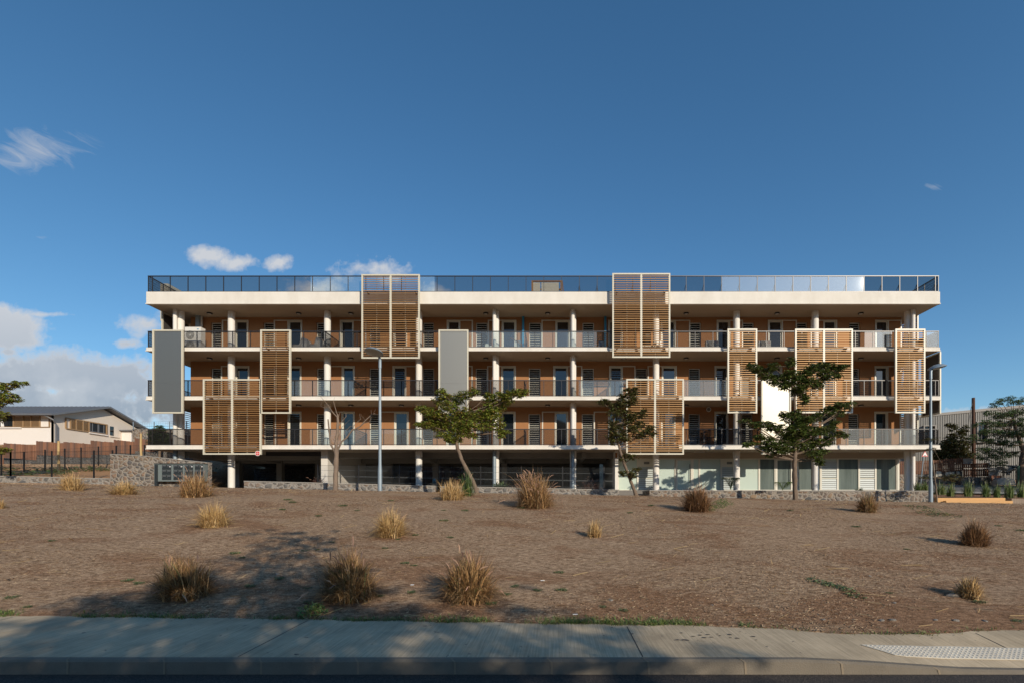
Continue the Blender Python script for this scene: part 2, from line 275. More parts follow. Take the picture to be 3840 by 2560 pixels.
bp = nd(N, 'ShaderNodeBump', inp={'Strength': 1.0, 'Distance': .01}); L.new(v1.outputs['Distance'], bp.inputs['Height']); L.new(bp.outputs[0], p.inputs['Normal'])
mat('bark_mulch', (.28,.15,.07), .9, noise=(14,.9,(.10,.05,.03)), bump=(30,.8))
mat('chip_mulch', (.62,.33,.14), .9, noise=(10,.8,(.28,.15,.07)), bump=(20,.6))
mat('side_road', (.13,.125,.12), .9, noise=(2,.4,(.1,.1,.1)))
mat('garage_floor', (.20,.185,.165), .9, noise=(1,.4,(.14,.13,.12)))
# ---------------------------------------------------------------- mesh helpers
class MB:
    def __init__(s): s.v = []; s.f = []
    def box(s, x0, x1, y0, y1, z0, z1):
        n = len(s.v); s.v += [(x0,y0,z0),(x1,y0,z0),(x1,y1,z0),(x0,y1,z0),(x0,y0,z1),(x1,y0,z1),(x1,y1,z1),(x0,y1,z1)]
        s.f += [(n,n+3,n+2,n+1),(n+4,n+5,n+6,n+7),(n,n+1,n+5,n+4),(n+1,n+2,n+6,n+5),(n+2,n+3,n+7,n+6),(n+3,n,n+4,n+7)]; return s
    def bar(s, p0, p1, w, h, up=(0,0,1)):
        p0 = Vector(p0); p1 = Vector(p1); d = (p1-p0).normalized(); u_ = Vector(up)
        a = d.cross(u_)
        if a.length < 1e-4: a = d.cross(Vector((1,0,0)))
        a.normalize(); b = a.cross(d).normalized(); n = len(s.v)
        for q in (p0, p1):
            for i, j in ((-1,-1),(1,-1),(1,1),(-1,1)): s.v.append(tuple(q+a*(i*w/2)+b*(j*h/2)))
        s.f += [(n,n+3,n+2,n+1),(n+4,n+5,n+6,n+7),(n,n+1,n+5,n+4),(n+1,n+2,n+6,n+5),(n+2,n+3,n+7,n+6),(n+3,n,n+4,n+7)]; return s
    def tube(s, pts, rs, k=8, cap=True, jit=0):
        pts = [Vector(p) for p in pts]; n0 = len(s.v); prev = None
        for i, p in enumerate(pts):
            d = (pts[min(i+1, len(pts)-1)]-pts[max(i-1, 0)]).normalized()
            a = d.cross(Vector((0,0,1))) if prev is None else prev-d*prev.dot(d)
            if a.length < 1e-3: a = d.cross(Vector((0,1,0)))
            a.normalize(); prev = a; b = d.cross(a); r = rs[i] if isinstance(rs, (list, tuple)) else rs
            for j in range(k):
                t = 2*math.pi*j/k; rr = r*(1+(rnd.uniform(-jit, jit) if jit else 0)); s.v.append(tuple(p+a*(math.cos(t)*rr)+b*(math.sin(t)*rr)))
        for i in range(len(pts)-1):
            for j in range(k):
                a0 = n0+i*k+j; a1 = n0+i*k+(j+1) % k; s.f.append((a0, a1, a1+k, a0+k))
        if cap: s.f.append(tuple(n0+j for j in range(k))[::-1]); s.f.append(tuple(n0+(len(pts)-1)*k+j for j in range(k)))
        return s
    def quad(s, a, b, c, d): n = len(s.v); s.v += [tuple(a), tuple(b), tuple(c), tuple(d)]; s.f.append((n,n+1,n+2,n+3)); return s
    def prism(s, poly, y0, y1):          # outline in x,z extruded along y
        n = len(s.v); k = len(poly)
        for y in (y0, y1): s.v += [(x, y, z) for x, z in poly]
        s.f.append(tuple(range(n, n+k))); s.f.append(tuple(range(n+k, n+2*k))[::-1])
        for i in range(k): j = (i+1) % k; s.f.append((n+i, n+k+i, n+k+j, n+j))
        return s
    def slab(s, poly, z0, z1):           # outline in x,y
        n = len(s.v); k = len(poly)
        for z in (z0, z1): s.v += [(x, y, z) for x, y in poly]
        s.f.append(tuple(range(n, n+k))[::-1]); s.f.append(tuple(range(n+k, n+2*k)))
        for i in range(k): j = (i+1) % k; s.f.append((n+i, n+j, n+k+j, n+k+i))
        return s
    def lathe(s, prof, c, k=20, M=None):
        n = len(s.v); c = Vector(c)
        for r, z in prof:
            for j in range(k):
                t = 2*math.pi*j/k; q = Vector((r*math.cos(t), r*math.sin(t), z))
                if M: q = M @ q
                s.v.append(tuple(c+q))
        for i in range(len(prof)-1):
            for j in range(k): a = n+i*k+j; b = n+i*k+(j+1) % k; s.f.append((a, b, b+k, a+k))
        s.f.append(tuple(n+j for j in range(k))[::-1]); s.f.append(tuple(n+(len(prof)-1)*k+j for j in range(k))); return s
    def build(s, name, material, parent=None, smooth=False, loc=None, flat=None):
        if parent is not None: base = WLOC[parent.name]
        elif loc is not None: base = Vector(loc)
        else: base = Vector((0,0,0))
        me = bpy.data.meshes.new(name)
        vv = np.array(s.v, dtype=np.float64)-np.array(base)
        me.from_pydata(vv.tolist(), [], s.f); me.materials.append(MATS[material])
        if smooth:
            me.polygons.foreach_set('use_smooth', [True]*len(me.polygons)); me.update()
            try: me.set_sharp_from_angle(angle=R(40))
            except Exception: pass
        o = bpy.data.objects.new(name, me); C.objects.link(o)
        if parent is not None: o.parent = parent
        else: o.location = base
        WLOC[o.name] = Vector(base); return o
WLOC = {}
def tag(o, label=None, cat=None, group=None, kind=None):
    if label: o['label'] = label
    if cat: o['category'] = cat
    if group: o['group'] = group
    if kind: o['kind'] = kind
    return o
def thing(name, loc, label, cat, group=None):
    o = bpy.data.objects.new(name, None); C.objects.link(o); o.location = loc; o.empty_display_size = .3
    WLOC[o.name] = Vector(loc); return tag(o, label, cat, group)
def copy_tree(o, parent=None, loc=None):
    c = o.copy(); C.objects.link(c)
    if parent: c.parent = parent
    if loc is not None: c.location = loc
    for ch in list(o.children): copy_tree(ch, c)
    return c
# ---------------------------------------------------------------- ground
BT = 23.5
TOPX = [(-40,1.10),(-31.9,1.04),(-18.2,.79),(-12.7,.66),(-4.4,.50),(4.6,.34),(13.6,.11),(20.8,-.03),(26.7,-.12),(40,-.3)]
YBX = [(-30,7.3),(-7.8,6.88),(-4.1,6.71),(-.6,6.47),(1.76,6.34),(2.66,6.19),(3.4,5.96),(4.02,5.88),(4.92,5.98),(5.84,6.13),(8,6.4),(30,7.4)]
def interp(t, x):
    if x <= t[0][0]: return t[0][1]
    for (a, b), (c, d) in zip(t, t[1:]):
        if x <= c: return b+(d-b)*(x-a)/(c-a)
    return t[-1][1]
def yb(x): return interp(YBX, x)+.025*math.sin(x*5.1)+.015*math.sin(x*13.7)
def kz(x): return interp([(2.55,.145),(3.2,.115),(4.2,.045),(5,.03)], x)
def pz(x, y):
    b = yb(x); t = min(1, max(0, (y-5.143)/(b-5.143))); return kz(x)+.003+t*(.165-kz(x))
LP = [(28,0),(28.5,.30),(37.4,1.35),(38.4,2.2),(45,4.2),(60,5),(120,7),(400,30)]
RP = [(28,0),(28.6,.14),(31,.42),(33,.72),(37.5,1.5),(40,1.9),(45,2.6),(60,4),(400,14)]
def bumps(x, y): return .030*math.sin(x*.9+1.3*math.sin(y*.55))*math.sin(y*.8+.7)+.015*math.sin(x*2.7+y*1.9)
def G(x, y):
    b = yb(x)
    if y <= b: return -.06
    tau = interp(TOPX, 28*x/y if y < 28 else x)/28; z0 = .155
    if BT < y <= 28: return E+tau*y-.004*(y-BT)+.01*math.sin(x*2.1)*min(1, (28-y))
    zt = E+tau*(BT if y <= BT else 28)-(0 if y <= BT else .018)
    if y <= BT:
        t = (y-b)/(BT-b); q = .55*t+.45*(1-(1-t)**2)
        return z0+(zt-z0)*q+bumps(x, y)*min(1, (y-b)/.8)*min(1, (BT-y)/1.5)
    l = zt+interp(LP, y); r = zt+interp(RP, y); mid = zt-.10 if y < 46 else zt-.1+(y-46)*.05
    wl_ = min(1, max(0, (-25.0-x)/.6)) if y < 60 else min(1, max(0, .5-x/60)); wr = min(1, max(0, (x-23.6)/.6))
    if y >= 60: wr = 1-wl_
    return mid*(1-wl_-wr)+l*wl_+r*wr
xs = sorted(set([-600,-300,-150,-90,-60,-50,-42]+[round(-36+i*.3, 3) for i in range(240)]+[38,42,50,60,90,150,300,600]))
ys = sorted(set([-600,-300,-100,-50,-20,-8,0,4]+[round(5.3+i*.05, 3) for i in range(50)]+[round(7.8+i*.25, 3) for i in range(82)]+[28.0+i*.5 for i in range(40)]+[50,55,60,75,100,150,300,600]))
g = MB(); nx = len(xs)
for y in ys:
    for x in xs: g.v.append((x, y, G(x, y)))
for j in range(len(ys)-1):
    for i in range(nx-1): a = j*nx+i; g.f.append((a, a+1, a+nx+1, a+nx))
tag(g.build('ground', 'bank_soil', smooth=True), kind='structure')
# hills behind the viewpoint, seen only as dark shapes mirrored in the shop windows
hm_ = MB(); NH = 90
for j, (rr, hf) in enumerate(((150, .02), (190, .55), (240, 1.0), (330, .8), (520, .1))):
    for i in range(NH+1):
        a = R(183+174*i/NH); h = 46+10*math.sin(i*.33)+6*math.sin(i*.9+1)+3*math.sin(i*2.1)
        hm_.v.append((rr*math.cos(a)*1.1, rr*math.sin(a)+20, h*hf-1))
for j in range(4):
    for i in range(NH): a = j*(NH+1)+i; hm_.f.append((a, a+1, a+NH+2, a+NH+1))
mat('hill_scrub', (.13,.11,.065), .95, noise=(.05,.8,(.08,.085,.04)))
tag(hm_.build('hills', 'hill_scrub', smooth=True), kind='structure')
# road, kerb, pavement
tag(MB().box(-60, 60, -16, 5.045, -.30, 0).build('road', 'asphalt'), kind='structure')
kb = MB(); pv = MB()
kx = [-30+i*.25 for i in range(241)]
prof = lambda x: [(5.045, -.3), (5.05, 0.0), (5.062, kz(x)-.022), (5.085, kz(x)), (5.14, kz(x)+.003), (5.14, -.3)]
for x in kx: kb.v += [(x, a, b) for a, b in prof(x)]
for i in range(len(kx)-1):
    for j in range(5): a = i*6+j; kb.f.append((a, a+1, a+7, a+6))
tag(kb.build('kerb', 'kerb_stone'), kind='structure')
cols = 9; px_ = [-30+i*.12 for i in range(501)]
for x in px_:
    b = yb(x)
    for j in range(cols):
        y = 5.143+(b+.05-5.143)*j/(cols-1); pv.v.append((x, y, pz(x, y)))
for i in range(len(px_)-1):
    for j in range(cols-1): a = i*cols+j; pv.f.append((a, a+cols, a+cols+1, a+1))
tag(pv.build('pavement', 'broomed_concrete', smooth=True), kind='structure')
jt = MB(); jp = MB()
for k, x in enumerate([-16.1,-11.85,-7.6,-3.36,.90,5.15,9.4]):
    sk = .0 if x != -3.36 else -.03
    for j in range(12):
        y0 = 5.15+(yb(x)-5.18)*j/12; y1 = 5.15+(yb(x)-5.18)*(j+1)/12
        jt.quad((x-.006+sk*j/12, y0, pz(x, y0)+.003), (x+.006+sk*j/12, y0, pz(x, y0)+.003), (x+.006+sk*(j+1)/12, y1, pz(x, y1)+.003), (x-.006+sk*(j+1)/12, y1, pz(x, y1)+.003))
for k in range(-12, 12):
    x = .945+k*1.0
    jp.quad((x-.011, 5.046, .002), (x+.011, 5.046, .002), (x+.006, 5.056, kz(x)-.02), (x-.016, 5.056, kz(x)-.02))
    jp.quad((x-.016, 5.056, kz(x)-.02), (x+.006, 5.056, kz(x)-.02), (x-.03, 5.083, kz(x)+.003), (x-.05, 5.083, kz(x)+.003))
    jp.quad((x-.05, 5.083, kz(x)+.003), (x-.03, 5.083, kz(x)+.003), (x-.05, 5.136, kz(x)+.008), (x-.062, 5.136, kz(x)+.008))
tag(jt.build('pavement_joints', 'joint'), kind='structure'); tag(jp.build('kerb_joints', 'joint_pale'), kind='structure')
# tarry drips on the pavement
ts = MB()
def on_pave(px, py):
    y = F*(E-.15)/(py-HY)
    for _ in range(4): y = F*(E-pz(WX(px, y), y))/(py-HY)
    return WX(px, y), y
for (px, py, r) in [(2555,2372,.03),(2570,2398,.045),(2540,2398,.03),(2600,2385,.028),(2625,2380,.03),(2640,2390,.032),(2655,2378,.03),(2668,2388,.024),(2690,2376,.018),(2700,2382,.022),(2735,2378,.03),(2740,2390,.025),(2765,2392,.03),(2775,2368,.014),(2630,2370,.02),(2822,2385,.03),(2295,2352,.02),(2835,2398,.015),(2390,2405,.01),(1110,2453,.025),(2265,2382,.012)]:
    x, y = on_pave(px, py)
    n = len(ts.v); k = 9
    for j in range(k): t = 6.283*j/k; q = r*rnd.uniform(.5, 1.25); ts.v.append((x+q*math.cos(t), y+q*.8*math.sin(t), pz(x, y)+.004+.01*q*math.sin(t)))
    ts.f.append(tuple(range(n, n+k)))
tag(ts.build('pavement_stains', 'tar_stain'), kind='structure')
# tactile strip
tp = thing('tactile_paving', (4.6, 5.55, .05), 'white studded tactile strip set into the dropped pavement', 'tactile paving')
def TY(x): return 5.36+.012*math.sin(x)
ta = MB(); x0 = WX(3230, 5.60)
xa = [x0+i*(9.5-x0)/60 for i in range(61)]
for x in xa:
    lo = 5.31 if x > x0+.22 else 5.31+(5.59-5.31)*(1-(x-x0)/.22)
    for y in (lo, 5.60): ta.v += [(x, y, pz(x, y)+.004), (x, y, pz(x, y)+.010)]
for i in range(60): a = i*4; ta.f += [(a+1, a+5, a+7, a+3), (a, a+4, a+5, a+1), (a+2, a+3, a+7, a+6)]
ta.build('strip', 'tactile', tp)
st_ = MB()
for i in range(0, 120):
    for j in range(6):
        x = x0+.05+i*.05; y = 5.335+j*.047
        if x < x0+.26 and y < 5.35+(5.59-5.31)*(1-(x-x0)/.22): continue
        st_.lathe([(.012,0),(.010,.005)], (x, y, pz(x, y)+.0105), 6)
st_.build('studs', 'tactile', tp)['kind'] = 'stuff'
def gnd(px, py):
    """point of the bank seen at a photo pixel"""
    y = yb(0)
    while y < 28:
        x = WX(px, y)
        if y > yb(x) and HY-(G(x, y)-E)*F/y <= py: return x, y
        y += .02
    return WX(px, 27.9), 27.9
# ================================================================ apartment building
YF, YW = 30.0, 32.16
Z1, Z2, Z3, ZR = E+3.47, E+6.46, E+9.45, E+12.84      # slab tops
B1, B2, B3, BR = E+3.22, E+6.22, E+9.215, E+12.08     # slab undersides
XL, XR = -25.2, 23.46; WL, WR = -24.1, 22.6; YB = 42.0
GF = E+.74                                             # ground floor
bld = thing('apartment_building', (0, 36, E+.7), 'long four storey apartment block with cream slabs, round columns, brown walls and slatted wooden screens', 'building')
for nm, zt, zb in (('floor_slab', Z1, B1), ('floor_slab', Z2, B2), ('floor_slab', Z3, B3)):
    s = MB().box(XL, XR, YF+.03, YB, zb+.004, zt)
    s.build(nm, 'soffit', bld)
    f = MB().box(XL-.004, XR+.004, YF, YF+.029, zb+.05, zt+.003)
    f.box(XL-.03, XR+.03, YF-.045, YF+.029, zb, zb+.047)
    f.box(XL-.005, XL-.001, YF+.03, YB, zb+.05, zt); f.box(XR+.001, XR+.005, YF+.03, YB, zb+.05, zt)
    f.build('slab_edge', 'render', bld)
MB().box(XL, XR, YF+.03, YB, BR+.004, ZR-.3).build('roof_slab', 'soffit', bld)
f = MB().box(XL-.004, XR+.004, YF, YF+.16, BR+.06, ZR).box(XL-.03, XR+.03, YF-.03, YF+.16, BR, BR+.057)
f.box(XL-.004, XL+.14, YF+.161, YB, BR+.06, ZR).box(XR-.14, XR+.004, YF+.161, YB, BR+.06, ZR).box(XL+.141, XR-.141, YB-.15, YB, BR+.06, ZR)
f.build('roof_parapet', 'render', bld)
# --- front wall of each storey, pierced by louvre windows and sliding doors
def X(px, Y=YW): return WX(px, Y)
# L: louvre window left,right ; D: door frame left,right + side of the glass
FL = {
 3: dict(L=[(790,829),(987.5,1027),(1186,1225),(1386,1425),(1586,1627),(1784.5,1827.5),(1984,2029),(2185,2228),(2400,2442),(2587,2629),(2785,2828),(2987.5,3028),(3185,3226)],
         D=[(835.5,929,'R'),(1030,1131,'R'),(1278,1372,'L'),(1478,1572,'L'),(1678,1771,'L'),(1832,1934,'R'),(2033,2136,'R'),(2283,2383,'L'),(2480,2585.5,'L'),(2690,2783,'L'),(2882,2985,'L'),(3042,3136,'R'),(3284,3378,'L')]),
 2: dict(L=[(791,829),(988,1027),(1187,1226),(1384.5,1424),(1584,1627),(1783,1827),(1983,2026.5),(2184,2227),(2383,2427),(2584,2626),(2783,2825),(2985,3026),(3186,3224)],
         D=[(832,933,'R'),(1031,1128.5,'R'),(1239,1328,'R'),(1474.5,1570,'L'),(1678,1770,'L'),(1829.5,1932,'R'),(2077,2181,'L'),(2287,2380,'L'),(2431,2535,'R'),(2682,2777,'L'),(2882,2980,'L'),(3042,3132,'R'),(3282,3377,'L')]),
 1: dict(L=[(791,830),(988,1026),(1186,1225),(1385,1424),(1585,1623),(1784,1827),(1982,2026),(2182,2226.5),(2383,2427),(2583.5,2625),(2782,2823),(2985,3026),(3182,3222)],
         D=[(833,930,'R'),(1034,1128,'R'),(1236,1328,'R'),(1430,1530,'R'),(1676,1770,'L'),(1831,1931,'R'),(2035,2128.5,'R'),(2229,2335,'R'),(2430,2530,'R'),(2681.6,2777,'L'),(2882,2975,'L'),(3032,3132,'R'),(3281,3375,'L')]),
}
LV = {3: (Z3, BR, 1209), 2: (Z2, B3, 1377), 1: (Z1, B2, 1550)}
wt_ = .22
for k, d in FL.items():
    z0, z1, _ = LV[k]; dh = z0+2.43; lh = z0+2.31
    wm = MB(); ops = sorted([(X(a), X(b), lh) for a, b in d['L']]+[(X(a), X(b), dh) for a, b, _ in d['D']])
    # merge touching openings leave thin piers
    x = WL
    for a, b, h in ops:
        if a > x+.012: wm.box(x, a, YW, YW+wt_, z0+.001, z1+.003)
        wm.box(a, b, YW, YW+wt_, h, z1+.003); x = max(x, b)
    wm.box(x, WR, YW, YW+wt_, z0+.001, z1+.003)
    wm.box(WL, WL+wt_, YW+wt_+.001, YB-1.2, z0+.001, z1+.003).box(WR-wt_, WR, YW+wt_+.001, YB-1.2, z0+.001, z1+.003).box(WL+wt_+.001, WR-wt_-.001, YB-1.42, YB-1.2, z0+.001, z1+.003)
    wm.build('storey_wall', 'orange_wall', bld)
    for a, b in d['L']:
        a, b = X(a)+.004, X(b)-.004; yr = YW+.10
        fr = MB().box(a, a+.045, yr, yr+.06, z0+.06, lh-.004).box(b-.045, b, yr, yr+.06, z0+.06, lh-.004).box(a+.046, b-.046, yr, yr+.06, lh-.05, lh-.004).box(a+.046, b-.046, yr, yr+.06, z0+.06, z0+.11)
        fr.box(a, b, YW+.01, YW+.2, z0+.002, z0+.058)
        w = fr.build('louvre_window', 'frame_paint', bld)
        gb = MB(); lv = MB(); n = 15; hh = (lh-.06-z0-.12)/n
        gb.box(a+.046, b-.046, yr+.10, yr+.105, z0+.11, lh-.05)
        for i in range(n):
            zz = z0+.125+i*hh
            lv.bar((a+.05, yr+.015, zz+.015), (b-.05, yr+.015, zz+.015), .008, .022, up=(0,0,1))
            gb.quad((a+.05, yr+.02, zz+.02), (b-.05, yr+.02, zz+.02), (b-.05, yr+.055, zz+hh-.005), (a+.05, yr+.055, zz+hh-.005))
        C_ = gb.build('blades', 'louvre_glass', w); lv.build('blade_edges', 'frame_paint', w)
    for a, b, side in d['D']:
        a, b = X(a), X(b); mid = (a+b)/2; w_ = b-a; y0 = YW-.035
        fr = MB().box(a-.045, a+.03, y0, YW+.10, z0+.003, dh+.03).box(b-.03, b+.045, y0, YW+.10, z0+.003, dh+.03).box(a+.031, b-.031, y0, YW+.10, dh-.035, dh+.03)
        fr.box(mid-.03, mid+.03, y0+.01, YW+.09, z0+.003, dh-.036)
        if side == 'R': ga, gb_ = mid+.03, b-.03; sa, sb = a+.03, mid-.03
        else: ga, gb_ = a+.03, mid-.03; sa, sb = mid+.03, b-.03
        fr.box(ga+.001, ga+.07, YW+.04, YW+.08, z0+.05, dh-.036).box(gb_-.07, gb_-.001, YW+.04, YW+.08, z0+.05, dh-.036).box(ga+.071, gb_-.071, YW+.04, YW+.08, dh-.11, dh-.036).box(ga+.001, gb_-.001, YW+.02, YW+.09, z0+.003, z0+.045)
        dr = fr.build('sliding_door', 'frame_paint', bld)
        MB().box(ga+.071, gb_-.071, YW+.055, YW+.062, z0+.05, dh-.11).build('pane', 'pane', dr)
        MB().box(sa+.001, sb-.001, YW-.005, YW+.03, z0+.02, dh-.037).build('shutter_panel', 'orange_wall', dr)
# --- columns and rain pipes
COL = [678, 868, 1228, 1571, 1860, 2149, 2460, 2762, 3057, 3404]
lev = [(E+.25, B1), (Z1, B2), (Z2, B3), (Z3, BR)]
for i, px in enumerate(COL):
    x = WX(px, 31.2)
    for j, (a, b) in enumerate(lev):
        if px == 1228 and j == 0: continue
        m_ = MB().lathe([(.2, 0), (.2, b-a+.004)], (x, 31.2, a), 28)
        if j == 0: m_.lathe([(.215, 0), (.215, .34)], (x, 31.2, b-.34), 28)
        m_.build('column', 'column_paint', bld, smooth=True)
for px in (657, 1854, 2148, 3424):
    x = WX(px, 30.86)
    for j, (a, b) in enumerate(lev):
        m_ = MB().lathe([(.118, 0), (.118, b-a+.003)], (x, 30.86, a), 20)
        m_.build('drainpipe', 'galvanised' if (j == 0 and px < 3000) else 'column_paint', bld, smooth=True)
# blue conduits on the upper storey, grey duct, vent
for px in (1962, 2270): MB().box(WX(px, 32.0)-.07, WX(px, 32.0)+.07, 31.95, 32.10, Z3+.002, BR+.002).build('conduit', 'blue_paint', bld)['label'] = 'bright blue vertical conduit'
MB().box(WX(737, 31.9), WX(751, 31.9), 31.8, 32.15, Z3+.002, BR+.002).build('duct', 'galvanised', bld)
MB().box(WX(752.5, 31.9), WX(755.5, 31.9), 31.9, 32.0, Z3+.002, BR+.002).build('drainpipe', 'column_paint', bld)
vx, vz = WX(2657, YW), WZ(1534, YW); Mv = Matrix.Rotation(R(90), 3, 'X')
vv = MB().lathe([(.155, 0), (.155, .05), (.125, .06), (.12, .03)], (vx, YW-.001, vz), 20, Mv).build('round_vent', 'white_paint', bld, smooth=True)
MB().lathe([(.118, 0.031), (.118, .038)], (vx, YW-.001, vz), 20, Mv).build('vent_grille', 'grey_grille', vv)
# --- ceiling lights
for zc in (BR, B3, B2):
    for px in [786, 1120, 1316, 1505, 1822, 2054, 2340, 2573, 2914, 3228]:
        x = WX(px, 31.4)
        l = MB().lathe([(.16, 0), (.165, -.05), (.15, -.075), (.125, -.08)], (x, 31.4, zc+.003), 24).build('ceiling_light', 'dark_metal', bld, smooth=True)
        MB().lathe([(.12, -.078), (.10, -.088)], (x, 31.4, zc+.003), 20).build('diffuser', 'lamp_lens', l, smooth=True)
for px in (2623, 3242): 
    l = MB().box(WX(px, 31.2)-.33, WX(px, 31.2)+.33, 31.15, 31.25, B1-.06, B1+.003).build('strip_light', 'frame_paint', bld)
    MB().box(WX(px, 31.2)-.30, WX(px, 31.2)+.30, 31.14, 31.16, B1-.075, B1-.03).build('diffuser', 'lamp_lens', l)
# --- railings
def railing(zs, x0, x1, segs, posts_from, y=YF+.09, struts=None, h=1.02, pitch=1.094):
    """segs: list of (px0, px1, kind) of the infill seen on the front"""
    top = MB().box(x0, x1, y-.03, y+.035, zs+h-.045, zs+h).box(x0+.002, x1-.002, y-.012, y+.012, zs+.035, zs+.065)
    r = top.build('railing', 'rail_metal', bld)
    pm = MB(); x = posts_from
    while x > x0+.1: x -= pitch
    x += pitch; po = []
    while x < x1-.05: po.append(x); x += pitch
    po = [x0+.02]+po+[x1-.02]
    for q in po: 
        MB().box(q-.016, q+.016, y-.02, y+.03, zs+.003, zs+h-.046).build('post', 'rail_metal', r)
    for a, b, kd in segs:
        xa, xb = max(x0+.03, WX(a, y)), min(x1-.03, WX(b, y)); 
        if kd == 'mesh': MB().box(xa, xb, y-.006, y-.003, zs+.066, zs+h-.046).build('mesh_infill', 'rail_mesh', r)
        else: MB().box(xa, xb, y-.008, y+.002, zs+.066, zs+h-.046).build('glass_infill', 'rail_glass', r)
    if struts:
        sm = MB()
        for q in po:
            if q > struts:
                sm.bar((q, y+.05, zs+.5), (q-.09, y+.32, zs+.01), .02, .02); sm.bar((q, y+.05, zs+.5), (q+.09, y+.32, zs+.01), .02, .02)
        sm.build('strut', 'bronze_metal', r)
    return r
P0 = WX(567, YF)
RL, RR = WX(555, YF+.09), WX(3520, YF+.09)
r_top = railing(ZR, RL, RR, [(555,1165,'mesh'),(1165,1630,'glass'),(1630,2704,'mesh'),(2704,3240,'glass'),(3240,3520,'mesh')], P0, struts=WX(2150, YF))
railing(Z3, RL, RR, [(555,1290,'mesh'),(1290,1360,'mesh'),(1574,1760,'mesh'),(1757,2238,'glass'),(2238,2300,'mesh'),(2514,2728,'mesh'),(2838,2982,'mesh'),(3197,3242,'mesh'),(3242,3345,'glass'),(3345,3360,'mesh'),(3468,3520,'glass')], P0+.55)
railing(Z2, RL, WX(1642, YF), [(555,1091,'mesh'),(1091,1326,'glass'),(1326,1640,'mesh')], P0)
railing(Z2, WX(1757, YF), RR, [(1757,2170,'mesh'),(2170,2348,'glass'),(2565,2726,'glass'),(2838,2856,'mesh'),(3197,3520,'mesh')], P0)
railing(Z1, RL, RR, [(555,1163,'mesh'),(1163,1800,'glass'),(1800,2300,'mesh'),(2300,2350,'glass'),(2565,3153,'mesh'),(3153,3437,'glass'),(3437,3520,'mesh')], P0)
# side returns along both ends, with their own mesh
for zs in (ZR, Z3, Z2, Z1):
    for xx, kd in ((RL+.03, 'rail_mesh'), (RR-.03, 'rail_mesh')):
        ye = YB-.2 if zs == ZR else 36
        r = MB().box(xx-.03, xx+.03, YF+.13, ye, zs+.975, zs+1.02).box(xx-.012, xx+.012, YF+.13, ye, zs+.035, zs+.065).build('side_railing', 'rail_metal', bld)
        kk = kd if not (zs == Z3 and xx > 0) else 'rail_glass'
        MB().box(xx-.003, xx+.003, YF+.14, ye, zs+.066, zs+.974).build('mesh_infill', kk, r)
        y = YF+1.2
        while y < ye: MB().box(xx-.02, xx+.02, y, y+.04, zs+.003, zs+.974).build('post', 'rail_metal', r); y += 1.2
# balcony dividers running back to the wall
for zs, px in ((Z3,1216),(Z3,1969),(Z2,1323),(Z2,1965),(Z2,2292),(Z1,1326),(Z1,1965),(Z1,2666)):
    x = WX(px, YF); y1 = YW-.06 if px not in (1965, 1969) else YW-.9
    y1 = YW-.06
    dv = MB().box(x-.02, x+.02, YF+.14, y1, zs+.98, zs+1.02).box(x-.02, x+.02, YF+.14, YF+.18, zs+.003, zs+.979).box(x-.02, x+.02, y1-.04, y1, zs+.003, zs+.979).build('balcony_divider', 'rail_metal', bld)
    MB().box(x-.005, x+.005, YF+.181, y1-.041, zs+.05, zs+.979).build('divider_panel', 'rail_mesh', dv)
